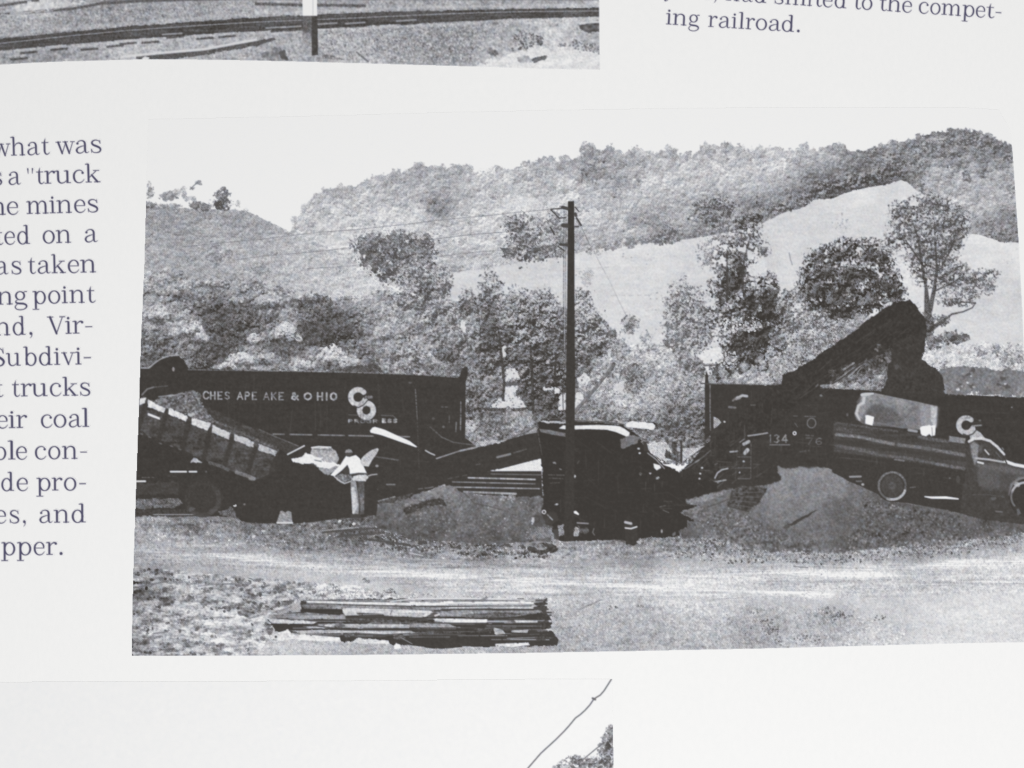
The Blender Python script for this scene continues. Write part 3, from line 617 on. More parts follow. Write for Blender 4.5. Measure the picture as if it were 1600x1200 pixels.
# coal dust and scraps in the yard
yard = [(206, 806), (400, 815), (600, 806), (860, 840), (1100, 800), (1320, 800), (1600, 822), (1600, 846), (1450, 866), (1200, 878), (1000, 870), (840, 880), (640, 872), (440, 858), (206, 842)]
sl, cov = pmask(yard)
put(sl, blur(cov, 4) * .8, lambda s: TMG[s] + 11 * N2[s] + 9 * N1[s] + 8 * HS[s] + 5 * HS2[s])
leaves(yard, 1100, .9, 2.4, tg(-36), 14, 131, dens=np.clip(.6 - HS, .03, 3), alpha=.65)
leaves(yard, 520, .8, 1.7, tg(66), 24, 132, dens=np.clip(.6 + HS, .03, 3), alpha=.8)
deb = [(560, 828), (660, 832), (860, 856), (860, 872), (740, 868), (620, 860), (560, 848)]
leaves(deb, 420, 1.0, 3.2, 80, 12, 133, dens=np.clip(.5 - HS, .02, 3), alpha=.7)
leaves(deb, 160, .9, 2.0, 190, 24, 134, alpha=.8)
deb2 = [(1100, 832), (1320, 850), (1320, 878), (1140, 880), (1040, 868)]
leaves(deb2, 260, 1.0, 3.0, 84, 14, 135, dens=np.clip(.5 - HS, .02, 3), alpha=.7)
leaves(deb2, 220, .9, 2.0, 205, 20, 136, alpha=.8)
for pts, w, t in (([(504, 832), (560, 827), (616, 824)], 3.2, 84), ([(504, 829), (560, 824)], 1.4, 170), ([(532, 838), (600, 832)], 4, 86), ([(570, 842), (614, 848), (640, 852)], 4, 82), ([(1068, 846), (1104, 843)], 2, 110), ([(1205, 862), (1232, 857)], 3.5, 88), ([(1150, 856), (1200, 858)], 1.6, 190),
                  ([(1113, 827), (1124, 824), (1134, 818)], 3.5, 84), ([(1166, 808), (1184, 820)], 4, 80), ([(1180, 815), (1190, 826)], 1.4, 170), ([(1272, 838), (1284, 848)], 4, 88), ([(1240, 885), (1262, 887)], 1.6, 120), ([(640, 864), (660, 868)], 2, 195), ([(746, 842), (770, 846)], 1.6, 195)):
    stroke(pts, w, t, None, .85, .8)
for x, y, r, t in ((531, 814, 3, 220), (553, 818, 3, 215), (588, 822, 3, 215), (598, 822, 2.4, 225), (616, 826, 2.4, 210), (642, 842, 2.6, 232), (1138, 846, 3.4, 232), (1152, 837, 3, 222), (1215, 864, 3, 232), (1194, 852, 3, 200), (1100, 866, 2.2, 232), (1403, 804, 1.6, 215), (1476, 812, 1.8, 225), (1508, 829, 1.8, 232), (1436, 857, 2.4, 225),
                   (1309, 821, 1.4, 245), (1395, 859, 2.4, 215), (440, 830, 3, 180), (396, 838, 3, 215), (412, 830, 3, 200), (1215, 875, 2.6, 222), (642, 842, 2, 235), (868, 890, 1.6, 232), (1375, 825, 1.4, 200), (1402, 835, 1.5, 205)):
    ell(x, y, r, r * .7, t, None, .95, rag=.6)
stroke([(1484, 877), (1505, 878)], 3, 238, None, .9)
ell(806, 872, 2.4, 1.8, 70); ell(1140, 832, 8, 5, 78, rag=1.5); ell(790, 852, 10, 3, 92, rag=1.2); ell(660, 848, 9, 3, 86, rag=1.2)

# --- left hopper car -------------------------------------------------------------------------------
BLK = lambda s: DK + 1.6 * N1[s] + 1.2 * N2[s] + .8 * HL[s]
HC1 = lab('hopper_car', BIG, 'black hopper car lettered in white behind the dump truck')
fill([(212, 576), (232, 576), (240, 569), (249, 562), (264, 556.5), (279, 555.5), (288, 563), (295, 576), (420, 579), (500, 580.5), (551, 581.5), (650, 585), (718, 588.5), (721, 578), (726, 573), (731, 573), (731, 584), (728, 600), (727.5, 640), (727, 684), (740, 694),
      (745, 698), (692, 718), (676, 726), (640, 766), (600, 800), (540, 806), (205, 806)], BLK, HC1, rag=.35)
fill([(500, 580), (540, 574), (575, 569), (592, 570), (600, 581), (560, 583)], lambda s: 84 + 6 * N1[s], BUSH, .8, rag=1.2)
stroke([(220, 575), (233, 575), (241, 568), (250, 561.5), (264, 556), (279, 555)], 1.8, 176, HC1, .85)
stroke([(276, 555), (279, 546), (282, 536)], 2.4, 178, BUSH, .5, 1)
ell(271, 588 - 11, 2, 3.5, 170, HC1, .8)
dashes([(294, 577.5), (420, 579.5), (551, 581.8), (650, 585.5), (716, 589.5)], 1.3, 172, HC1, 5, 2.5, .8)
dashes([(649, 608), (652, 655)], 1.2, 165, HC1, 2, 2, .8); dashes([(652, 655), (655, 735)], 1, 120, HC1, 2, 3, .6)
dashes([(591, 596), (592, 660)], 1, 100, HC1, 2, 3, .5); dashes([(540, 596), (538, 612)], 1, 98, HC1, 2, 3, .5); dashes([(361, 590), (362, 640)], 1, 84, HC1, 2, 3, .5)
for a, b in ((427, 444), (453, 487), (497, 538), (545, 583), (618, 640)):
    dashes([(a, 678.2 + (a - 427) * .02), (b, 678.2 + (b - 427) * .02)], 2.2, 160, HC1, 4, 1.2, .8)
dashes([(720, 628), (720, 645)], 1.4, 150, HC1, 3, 2); dashes([(720, 648), (719.5, 672)], 1.6, 165, HC1, 4, 2); dashes([(713, 660), (712, 676)], 2, 130, HC1, 2, 1.5)
dashes([(690, 636), (700, 636)], 1.2, 140, HC1); dashes([(702, 650), (702, 660)], 1.4, 110, HC1); ell(693, 667, 2, 2, 130, HC1, .7); ell(677, 654, 2.5, 2, 110, HC1, .6)
dashes([(672, 667), (690, 683), (708, 691), (744, 696)], 2, 118, HC1, 3, 2, .8)
dashes([(728, 610), (729, 680)], 1.6, 150, HC1, 2, 3, .5)
ell(641, 598, 3, 1.5, 110, HC1, .7)


def letter_rows(txt, x0, y0, h, tone, label, adv, w=1.5, dy=0.0, ital=0.0):
    """small stencil capitals painted on the cars"""
    F = {'C': [[(1, .2), (.7, 0), (.3, 0), (0, .3), (0, .7), (.3, 1), (.7, 1), (1, .8)]], 'H': [[(.1, 0), (.1, 1)], [(.9, 0), (.9, 1)], [(.1, .5), (.9, .5)]], 'E': [[(.15, 0), (.15, 1)], [(.15, 0), (.9, 0)], [(.15, .5), (.7, .5)], [(.15, 1), (.9, 1)]],
         'S': [[(.9, .15), (.5, 0), (.15, .15), (.2, .4), (.8, .6), (.9, .85), (.5, 1), (.1, .85)]], 'A': [[(0, 1), (.5, 0), (1, 1)], [(.2, .65), (.8, .65)]], 'P': [[(.15, 0), (.15, 1)], [(.15, 0), (.7, 0), (.95, .25), (.7, .5), (.15, .5)]],
         'K': [[(.12, 0), (.12, 1)], [(.9, 0), (.15, .55)], [(.35, .45), (.95, 1)]], '&': [[(.95, .45), (.5, 1), (.1, .85), (.15, .6), (.6, .3), (.5, .05), (.25, .1), (.25, .3), (1, 1)]], 'O': [[(.5, 0), (.1, .2), (0, .5), (.1, .8), (.5, 1), (.9, .8), (1, .5), (.9, .2), (.5, 0)]],
         'I': [[(.5, 0), (.5, 1)]], 'R': [[(.15, 0), (.15, 1)], [(.15, 0), (.7, 0), (.95, .25), (.7, .5), (.15, .5)], [(.5, .5), (.95, 1)]], 'G': [[(1, .2), (.7, 0), (.3, 0), (0, .3), (0, .7), (.3, 1), (.8, 1), (1, .8), (1, .55), (.6, .55)]],
         'F': [[(.15, 0), (.15, 1)], [(.15, 0), (.9, 0)], [(.15, .5), (.7, .5)]], '7': [[(.05, 0), (.95, 0), (.4, 1)]], '6': [[(.85, .1), (.5, 0), (.15, .3), (.1, .7), (.4, 1), (.75, .95), (.9, .7), (.65, .48), (.15, .6)]], '1': [[(.3, .15), (.6, 0), (.6, 1)]], '3': [[(.1, .1), (.5, 0), (.9, .2), (.5, .48), (.9, .75), (.5, 1), (.1, .9)]], '4': [[(.75, 1), (.75, 0), (.05, .7), (1, .7)]]}
    x = x0
    for ch in txt:
        if ch == ' ':
            x += adv * .7
            continue
        wd = adv * (.72 if ch not in 'I1' else .4)
        y = y0 + (x - x0) * dy
        for st in F[ch]:
            stroke([(x + u * wd, y + v * h, w * (1.15 if abs(st[0][0] - st[-1][0]) < .3 else .8)) for u, v in st], w, tone, label, .92, .6)
        x += adv * (1 if ch not in 'I1' else .7)


LT = lab('car_lettering', BIG, 'white CHESAPEAKE & OHIO lettering on the left hopper car')
lt = lambda s: 178 + 16 * N2[s] + 8 * F6[s]
letter_rows('C', 318, 612, 11, lt, LT, 11, 1.8, .06)
letter_rows('HES', 328.5, 612.5, 11, lt, LT, 11.2, 2.1)
letter_rows('APE', 371, 613, 11, lt, LT, 11.2, 1.9)
letter_rows('AKE', 412, 613.5, 11, lt, LT, 11.6, 1.9)
letter_rows('&', 455, 613.5, 11, lt, LT, 15, 2.2)
letter_rows('O', 475.5, 614, 10.5, lt, LT, 15, 2.2)
letter_rows('HIO', 495.5, 614, 11, lt, LT, 12.5, 2.3)
EM = lab('car_emblem', BIG, 'round linked C and O emblem reading C and O for progress on the left hopper car')
ring(559.5, 620.5, 11.6, 8.2, lambda s: 196 + 7 * N1[s] + 7 * N2[s], EM, 1, 22, 318)
ring(572.5, 641, 10.8, 8.6, lambda s: 190 + 10 * N1[s] + 7 * N2[s], EM, 1, 0, 360, ry=11)
stroke([(553, 634), (560, 637), (568, 633), (574, 626)], 1.6, 72, EM)
stroke([(570, 622), (583, 620)], 2.6, 72, EM, .9)
letter_rows('FOR', 571, 619, 3.4, 150, EM, 4, 1.1)
stroke([(545, 648), (562, 649)], 1.2, 120, EM, .7); stroke([(596, 649), (614, 649.5), (620, 655)], 1.2, 130, EM, .7)
letter_rows('PROGR', 544, 656, 4.5, lambda s: 150 + 22 * N2[s], EM, 9.6, 1.5)
letter_rows('ESS', 597, 655, 5, lambda s: 178 + 20 * N2[s], EM, 8.6, 1.9)

scribble([(225, 600), (640, 605), (640, 672), (480, 672), (330, 640)], 40, 72, 86, 508, HC1, (10, 50), (1, 90, 90))
scribble([(460, 690), (640, 690), (690, 720), (600, 790), (400, 800)], 50, 66, 84, 509, HC1, (8, 36), (0, 90, 20))
# --- stacked rails, between the conveyor and the pole -----------------------------------------------
RAIL = lab('stacked_rails', BIG, 'long thin rails stacked on the ground behind the coal heap')
fill([(690, 745), (770, 736), (846, 736), (848, 778), (800, 778), (700, 768)], BLK, RAIL)
for y0, y1, xa, xb, w, t in ((740.5, 742, 767, 845, 1.5, 128), (746.5, 749.2, 732, 836, 2.4, 205), (753, 756, 707, 836, 1.8, 160), (761, 763.6, 709, 843, 2.0, 182), (768.5, 771.5, 725, 806, 3.2, 178)):
    dashes([(xa, y0), (xb, y1)], w, t, RAIL, 7, .8, .95)
fill([(777, 734), (844, 718), (846, 735.5)], lambda s: 226 + 4 * N1[s], GROUND)

# --- first conveyor and its chute ------------------------------------------------------------------
CV1 = lab('conveyor', BIG, 'low dark conveyor trough running from the dump truck to the loading hopper')
fill([(600, 775), (640, 740), (681, 717), (700, 712.5), (745, 699), (790, 688), (818, 680), (842, 671), (846, 716), (777, 734), (740, 742), (706, 752), (672, 766), (640, 778), (600, 792)], BLK, CV1, rag=.3)
dashes([(682, 716.5), (720, 704), (745, 699)], 2, 180, CV1, 5, 1.5, .85)
dashes([(720, 704.5), (745, 698)], 3, 170, CV1, 4, 2, .7)
stroke([(745, 698), (790, 688)], 1.8, 170, CV1)
fill([(745, 689), (778, 688), (788, 690), (760, 697), (746, 698)], lambda s: 176 + 16 * N1[s], BUSH, rag=1)
stroke([(790, 686), (815, 677), (838, 664)], 1.2, 140, CV1); stroke([(800, 684), (838, 668)], 1, 90, CV1)
fill([(820, 679), (838, 666), (839, 676)], 180, BUSH, .7)
stroke([(777, 714.5), (797, 709.5)], 3.4, 142, CV1, .9); dashes([(803, 707.5), (822, 702)], 2, 120, CV1, 3, 2, .8)
stroke([(744, 726), (750, 725)], 2, 92, CV1); dashes([(700, 748), (730, 742)], 1.5, 100, CV1, 5, 4)
dashes([(654, 764), (672, 762), (680, 760)], 1.6, 130, CV1, 5, 3)
CH = lab('chute_plate', BIG, 'bright white wedge shaped plate lying against the left hopper car')
fill([(578, 673), (582, 668), (586, 667), (600, 671), (622, 681), (640, 689), (652, 698), (650, 699), (630, 692), (596, 680), (579, 676)], lambda s: 236 + 3 * N1[s], CH)
stroke([(665, 704), (672, 708), (679, 711)], 2.2, 185, CH)
dashes([(583, 713), (623, 719)], 2.2, 118, HC1, 5, 1.5, .9)
stroke([(604, 757), (617, 757)], 2, 150, HC1, .8); stroke([(582, 765), (590, 765)], 1.4, 110, HC1)
ell(589, 728, 2.5, 2, 150, HC1)

# --- coal heap in the middle --------------------------------------------------------------------------
CP1 = lab('coal_pile', BIG, 'low grey heap of coal left of the loading hopper')
TC = lambda s: 112 + 4 * E6[s] + 5 * F25[s] + 4 * F12[s] + 4.5 * N1[s] + 4 * N2[s] + 3 * E12[s] + np.clip((800 - YY[s]) * .35, -12, 14)
fill([(588, 786), (604, 789), (632, 779), (650, 772), (673, 766), (684, 760), (692, 758.5), (707, 761), (724, 770), (760, 774), (809, 776), (846, 775), (850, 800), (862, 846), (760, 850), (640, 842), (580, 820), (588, 800)], TC, CP1, rag=1.0)
fill([(629, 799), (636, 792), (650, 788), (668, 781), (686, 778), (697, 784), (698, 790), (684, 788), (668, 792), (650, 799), (634, 804)], lambda s: 76 + 6 * N1[s], CP1, rag=.8)
fill([(630, 790), (650, 779), (675, 768), (684, 772), (668, 780), (650, 786), (634, 793)], lambda s: 140 + 9 * N1[s], CP1, .7, rag=.8)
fill([(590, 781), (600, 779), (632, 774), (648, 768), (632, 779), (604, 787), (592, 788)], lambda s: 90 + 8 * N1[s], CP1, .9, rag=.8)
dashes([(591, 783), (617, 776)], 1.8, 165, CP1, 4, 2)
stroke([(724, 770), (734, 778), (741, 787), (760, 790), (785, 797)], 1.8, 92, CP1, .8)
leaves([(600, 800), (700, 770), (840, 785), (850, 845), (640, 838)], 300, .8, 1.9, 98, 10, 141, alpha=.6)
leaves([(600, 800), (700, 770), (840, 785), (850, 845), (640, 838)], 160, .8, 1.6, 170, 20, 142, alpha=.7)
leaves([(785, 770), (806, 772), (800, 785), (780, 780)], 50, 1, 2, 180, 14, 143, alpha=.7)

# --- dump truck ---------------------------------------------------------------------------------------
DT = lab('dump_truck', BIG, 'dark dump truck with its loaded bed tipped down to the right')
COALB = lab('coal_load', BIG, 'heap of grey coal sliding down the tipped truck bed')
fill([(205, 752), (300, 745), (405, 748), (470, 720), (490, 724), (516, 742), (545, 755), (588, 760), (590, 790), (588, 806), (549, 809), (525, 811), (482, 816.5), (457, 818), (402, 818), (380, 815.5), (369, 808), (331, 807), (205, 806)], BLK, DT, rag=.4)
fill([(208, 780), (240, 779), (284, 780), (286, 786), (270, 793), (209, 795)], lambda s: 112 + 9 * N1[s] + 9 * HS[s], GROUND, rag=1)
fill([(208, 755), (280, 753), (278, 772), (208, 774)], lambda s: 82 + 4 * HS[s] + 3 * N1[s], DT, .8, rag=1)
fill([(205, 797), (290, 796), (330, 800), (330, 806), (205, 808)], lambda s: 78 + 6 * N1[s], DT, .8, rag=1)
stroke([(240, 804), (290, 804), (328, 804)], 1.5, 158, GROUND, .9)
stroke([(266.5, 737), (291, 737)], 2.4, 238, DT); stroke([(296, 737), (307, 737)], 2.4, 235, DT); ell(322, 737, 1.5, 1.2, 110, DT)
stroke([(211, 752), (227, 752)], 2.6, 232, DT); dashes([(222, 746), (240, 746)], 1.2, 120, DT); dashes([(262, 744), (276, 744)], 1, 95, DT)
TW = lab('truck_wheel', BIG, 'dim rear wheel of the dump truck')
ell(318, 778, 31, 30, lambda s: 71 + 2 * N1[s], TW)
ring(317, 780, 25, 7, lambda s: 83 + 3 * N1[s], TW, .9, -40, 150); ring(317, 780, 25, 7, lambda s: 76 + 3 * N1[s], TW, .7, 150, 320)
ell(300, 797, 5, 4, 108, TW, .6, rag=1); ell(333, 798, 6, 4, 96, TW, .6, rag=1)
ell(318, 781, 14, 14, lambda s: 72 + 2 * N1[s], TW, .7)
fill([(338, 803), (352, 797), (360, 793), (367, 803), (372, 808), (350, 807)], lambda s: 108 + 10 * N1[s], GROUND, rag=1)
ell(367, 790, 2.6, 1.8, 212, GROUND, rag=.5); ell(382, 788, 2, 1.6, 120, GROUND)
# bed
fill([(216, 626), (224, 619), (250, 630), (331, 659), (436, 702), (428, 738), (401, 749), (360, 735), (301, 712), (219, 680)], lambda s: 84 + 4 * N1[s] + 4 * HL[s] + 5 * F12[s] + 3 * N2[s], DT)
for a, b in (((227, 634), (210, 690)), ((260, 645), (246, 695)), ((295, 660), (284, 706)), ((329, 672), (318, 718)), ((363, 686), (350, 730)), ((399, 701), (386, 742)), ((432, 712), (423, 740))):
    stroke([a, b], 8, lambda s: 70 + 2 * N1[s], DT, .85, 1.5)
fill([(219, 677), (240, 683), (280, 700), (302, 710), (300, 716), (216, 690)], BLK, DT, .9)
for i, (x, y) in enumerate(((221, 678), (234, 683), (251, 693), (268, 697), (281, 702))):
    ell(x, y, 3, 1.2, 122, DT, .7, rot=.35)
fill([(297, 723), (303, 715), (316, 722), (315, 724)], lambda s: 182 + 8 * N1[s], DT, rag=.4)
stroke([(328, 723), (344, 728), (356, 734)], 5, lambda s: 110 + 6 * N1[s], DT, .8); stroke([(370, 738), (385, 743), (397, 748)], 6, lambda s: 128 + 8 * N1[s], DT, .85); ell(394, 748, 6, 3, 150, DT, .7)
for pts in ([(218, 623), (229, 621), (225, 630), (218, 633)], [(231, 624), (259, 637), (256, 645), (231, 636)], [(264, 637), (294, 650.5), (290, 659), (263, 647)], [(299.5, 652), (330, 662), (324, 673), (299, 663)], [(332, 664), (361, 678), (357, 687), (331, 675)],
            [(366, 678), (397, 690), (396, 699), (366, 688)], [(404, 693), (433, 705), (430, 712), (404, 704)]):
    fill(pts, lambda s: 226 - np.clip((XX[s] - 300) * .32, -4, 46) + 7 * N1[s] + 8 * N2[s], DT, .95, rag=.5)
fill([(231, 645), (250, 652.5), (250, 656), (231, 649)], 228, DT)
stroke([(222, 617), (230, 608), (240, 605)], 2.4, 128, DT); dashes([(240, 605), (262, 603)], 1.4, 112, DT, 5, 2)
fill([(240, 628), (247, 622), (265, 618), (284, 615), (297, 609), (311, 614), (316, 634), (333, 655), (345, 664), (360, 668), (330, 662), (290, 648), (262, 638)], lambda s: 114 + 13 * N2[s] + 10 * N1[s] + 6 * E6[s], COALB, rag=1)
leaves([(247, 622), (297, 609), (314, 616), (318, 636), (332, 656), (290, 646)], 130, .9, 2.2, 92, 12, 151, COALB, alpha=.7)
leaves([(247, 622), (297, 609), (314, 616), (318, 636), (332, 656), (290, 646)], 90, .9, 1.8, 172, 20, 152, COALB, alpha=.65)
stroke([(248, 620), (275, 617), (285, 614)], 1.8, 185, COALB, .7); ell(299, 647, 5, 3, 205, COALB, .8, rag=1.2)
fill([(318, 634), (345, 645), (380, 663), (420, 678), (468, 697), (450, 708), (436, 702), (400, 686), (360, 668), (333, 655)], lambda s: 77 + 4 * N1[s], COALB, rag=.5)
stroke([(334, 658), (360, 668), (398, 686), (432, 700)], 4, lambda s: 116 + 18 * N1[s], COALB, .6, 1.2)
stroke([(380, 666), (392, 669)], 3, 105, COALB, .6); dashes([(405, 671), (432, 683), (452, 691), (466, 697)], 1.6, 128, DT, 6, 1.5, .85)
stroke([(449.5, 710), (462, 703.5), (475.5, 696.5)], 2.2, 218, DT)

# --- canvas sheet, man ------------------------------------------------------------------------------------
SH = lab('canvas_sheet', BIG, 'crumpled pale canvas sheet between the dump truck and the man')
fill([(485, 708), (488, 699), (502, 698), (518, 700), (526, 707), (529, 716), (524, 726), (505, 724), (490, 716)], lambda s: 172 + 12 * N1[s] + 6 * N2[s], SH, rag=.6)
stroke([(487, 699.5), (498, 698), (517, 699)], 2.2, 232, SH); stroke([(490, 702), (518, 703)], 1.3, 95, SH, .8)
fill([(455, 718), (469, 714), (476, 708), (486, 710), (492, 714), (506, 716), (500, 720), (512, 722), (530, 724), (532, 730), (508, 732), (500, 732), (489, 725), (470, 724), (458, 722)], lambda s: 233 + 4 * N1[s], SH, rag=.6)
stroke([(492, 719), (502, 721)], 1.6, 100, SH, .8); stroke([(486, 725), (494, 727)], 1.6, 95, SH, .8)
fill([(498, 733), (515, 731), (530, 728), (524, 735), (514, 743), (506, 740)], lambda s: 158 + 12 * N1[s], SH, rag=.6)
fill([(521, 745), (534, 741), (546, 741), (550, 748), (536, 756), (528, 752)], lambda s: 132 + 16 * N1[s], SH, .9, rag=.8)
stroke([(522, 744), (530, 751), (538, 755.5), (548, 752), (553, 747)], 1.8, 196, SH)
MAN = lab('person', BIG, 'man in a white shirt and cap seen from behind, pulling at the canvas sheet')
fill([(541, 712), (546, 714), (556, 711), (562, 716), (567, 726), (571, 735), (574, 741), (560, 740), (547, 742), (545, 732), (543, 726), (534, 735), (523, 744), (516, 742.5), (524, 734), (532, 726), (537, 718)], lambda s: 237 + 3 * N1[s], MAN)
fill([(543, 728), (546, 733), (546, 741), (540, 740), (535, 737)], 78, MAN, .95)
fill([(539, 707), (541, 703), (545, 701.5), (549, 703), (551, 707), (550, 708), (540, 708)], lambda s: 152 + 6 * N1[s], MAN)
fill([(539.5, 707.5), (550.5, 707), (549, 711), (544, 714), (540, 712)], 82, MAN)
stroke([(546, 741.5), (560, 739.5), (573, 740)], 1.8, 88, MAN)
fill([(551, 744), (560, 742), (572, 742), (576, 746), (570, 752), (560, 752), (550, 750)], lambda s: 212 + 12 * N1[s], MAN, rag=.4)
fill([(548, 751), (556, 751), (559, 770), (561, 790), (560, 804), (551, 806), (550, 790), (548, 768)], lambda s: 150 + 8 * N1[s], MAN)
fill([(549, 762), (553, 760), (557, 775), (559, 790), (553, 804), (550.5, 804)], lambda s: 206 + 8 * N1[s], MAN, .9)
fill([(559, 752), (569, 752), (570, 772), (569, 803), (562, 804), (560, 780)], lambda s: 92 + 6 * N1[s], MAN)
fill([(562, 772), (568, 771), (569, 796), (564, 800)], lambda s: 122 + 8 * N1[s], MAN, .9)
fill([(548, 803), (562, 803), (564, 809), (548, 809)], 78, MAN)
stroke([(564, 757), (567, 762)], 1.4, 90, MAN)
stroke([(570, 746), (580, 742), (589, 741)], 1.8, 190, MAN, .9)
BD = lab('shovel_blade', BIG, 'grey slatted board raised beside the man')
fill([(565, 716), (572, 709), (581, 703), (590, 700), (592, 702), (588, 710), (582, 718), (576, 729), (566, 728), (563, 722)], lambda s: 196 + 9 * N1[s], BD)
for k in range(7):
    stroke([(571 + k * 2.6, 712 - k * 1.3), (577 + k * 2, 720 - k * 2)], .9, 140, BD, .5)
RAG = lab('white_rag', BIG, 'pale bell shaped rag on the ground below the dump truck')
fill([(438, 799), (441, 798), (446, 801), (450, 798), (455, 800), (457, 817), (432, 817.5)], lambda s: 152 + 10 * N1[s], RAG)
stroke([(433, 817), (457, 817)], 2.4, 222, RAG)

# --- right hopper car -----------------------------------------------------------------------------------
HC2 = lab('hopper_car', BIG, 'black hopper car at the right being loaded with coal')
fill([(1110, 600), (1160, 600.5), (1215, 602), (1297, 607), (1380, 611), (1474, 615), (1530, 618), (1640, 623), (1640, 840), (1500, 803), (1360, 768), (1300, 740), (1180, 762), (1100, 785), (1075, 780), (1085, 735), (1110, 690), (1112, 640)], BLK, HC2, rag=.4)
fill([(1102, 586), (1104, 580), (1106, 586), (1107.5, 600), (1112, 601), (1113, 676), (1101, 690), (1101.5, 640), (1101, 606)], BLK, HC2)
stroke([(1095, 599), (1112, 600)], 2, 84, HC2)
dashes([(1109.5, 602), (1109.5, 640), (1110, 672)], 1.5, 170, HC2, 4, 2, .8)
stroke([(1112, 599), (1160, 600), (1212, 601)], 1.3, 120, HC2, .6)
COAL2 = lab('coal_load', BIG, 'grey coal heaped above the rim of the right hopper car')
fill([(1466, 576), (1490, 574), (1510, 570), (1525, 575), (1560, 576), (1582, 577), (1612, 584), (1612, 621), (1474, 614), (1474, 601)], lambda s: 128 + 5 * N1[s] + 5 * N2[s] + 5 * F12[s], COAL2, rag=1.6)
for x, y, t in ((1516, 587, 228), (1512, 597, 220), (1497, 609, 215), (1571, 600, 200), (1523, 605, 175), (1503, 604, 165), (1590, 612, 160)):
    ell(x, y, 2.2, 1.6, t, COAL2, rag=.6)
for x, y in ((1513, 585), (1520, 578), (1566, 592), (1574, 604), (1518, 604), (1560, 600)):
    ell(x, y, 4, 3, 86, COAL2, .8, rag=1)
letter_rows('76', 1259, 684.5, 10, lambda s: 132 + 14 * N2[s], HC2, 15, 1.6)
letter_rows('134', 1201, 679.5, 12, lambda s: 146 + 16 * N2[s], HC2, 12, 1.7)
stroke([(1203, 695), (1234, 695)], 1.5, 140, HC2, .9)
ring(1268, 661, 6.6, 1.6, 128, HC2, .9, ry=7.5); dashes([(1257, 650.5), (1274, 651)], 1.4, 125, HC2, 4, 2); dashes([(1240, 650), (1246, 650)], 1.3, 110, HC2); stroke([(1242, 661), (1246, 667)], 1.3, 110, HC2)
dashes([(1259, 680), (1271, 681)], 1.6, 110, HC2); dashes([(1259, 697), (1284, 698)], 1.0, 92, HC2)
dashes([(1250, 706), (1264, 704)], 2.4, 98, HC2)
ring(1241.5, 677, 2.3, 1.6, 236, HC2); ell(1311.5, 719, 1.9, 1.5, 245, HC2); ell(1331, 713.5, 1, .8, 150, HC2)
ell(1283, 619, 2.5, 2, 140, HC2, .8, rag=.6)
EM2 = lab('car_emblem', BIG, 'linked C and O emblem on the right hopper car')
ring(1509.5, 664.5, 11.5, 8, lambda s: 190 + 6 * N1[s], EM2, 1, 25, 312)
fill([(1514, 673), (1524, 671), (1532, 676), (1540, 686), (1530, 690), (1516, 686)], lambda s: 178 + 8 * N1[s], EM2)
stroke([(1505, 678), (1512, 681), (1520, 678), (1526, 671)], 1.8, 78, EM2); stroke([(1519, 665.5), (1533, 664.5)], 2.2, 150, EM2); stroke([(1519, 661), (1533, 660)], 2, 76, EM2)
ell(1531, 657, 2, 1.6, 110, EM2); ell(1581, 636.5, 1.3, 1, 150, HC2); dashes([(1500, 645), (1540, 644), (1580, 646)], 1, 82, HC2, 4, 4)

# --- big conveyor and falling coal ---------------------------------------------------------------------
CV2 = lab('conveyor', BIG, 'long inclined conveyor loading coal into the right hopper car')
BK2 = lambda s: DK - 3 + 2.6 * N1[s] + 2.4 * N2[s]
fill([(1060, 738), (1080, 722), (1103, 694), (1150, 660), (1190, 618), (1212, 601.5), (1221, 600), (1222, 586), (1240, 579), (1267, 564), (1289, 547.5), (1300, 540), (1332, 519), (1360, 497), (1382, 481), (1401, 471), (1414, 471), (1422, 467), (1430, 477), (1440, 491), (1447, 499), (1448, 515),
      (1446, 540), (1439, 560), (1430, 560), (1394, 556), (1392, 548), (1380, 552), (1360, 560), (1334, 572), (1318, 584), (1300, 599), (1280, 606), (1240, 640), (1190, 680), (1150, 720), (1100, 770), (1064, 772)], BK2, CV2, rag=.6)
FALL = lab('falling_coal', BIG, 'dark stream of coal falling from the conveyor head into the right hopper car')
fill([(1296, 580), (1340, 572), (1392, 552), (1392, 580), (1340, 600), (1298, 600)], lambda s: 92 + 16 * N2[s] + 12 * N1[s], BUSH, .6, rag=3)
fill([(1310, 588), (1350, 562), (1396, 540), (1396, 566), (1350, 582)], lambda s: 76 + 8 * N2[s] + 6 * N1[s], BUSH, .75, rag=3)
fill([(1392, 556), (1396, 535), (1440, 520), (1448, 512), (1446, 540), (1439, 560), (1452, 570), (1469, 582), (1474, 596), (1475, 612), (1478, 617), (1375, 612), (1384, 600), (1386, 580)], lambda s: DK + 3 + 2.5 * N1[s] + 2.5 * N2[s], FALL, rag=.8)
ell(1403, 574, 4, 4, 100, FALL, .7, rag=1.2)
for x, y in ((1374, 541), (1370, 546), (1378, 563), (1385, 559), (1388, 562)):
    ell(x, y, 3, 2, 150, CV2, .7, rag=1)
for k in range(26):
    x = rng.uniform(1310, 1436); y = 480 + (1440 - x) * .42 + rng.uniform(4, 46)
    stroke([(x, y), (x + rng.uniform(5, 14), y - rng.uniform(3, 9))], 1.1, rng.uniform(80, 92), CV2, .55)
for a, b, t in (((1300, 600), (1334, 574), 150), ((1318, 578), (1334, 567), 190), ((1326, 588), (1345, 570), 190), ((1340, 582), (1346, 574), 165), ((1310, 604), (1316, 598), 160)):
    stroke([a, b], 3 if t == 190 else 1.6, t, BUSH, .7)
for a, b in (((1300, 600), (1320, 588)), ((1322, 586), (1350, 566)), ((1300, 594), (1330, 572))):
    stroke([a, b], 2, 74, CV2)
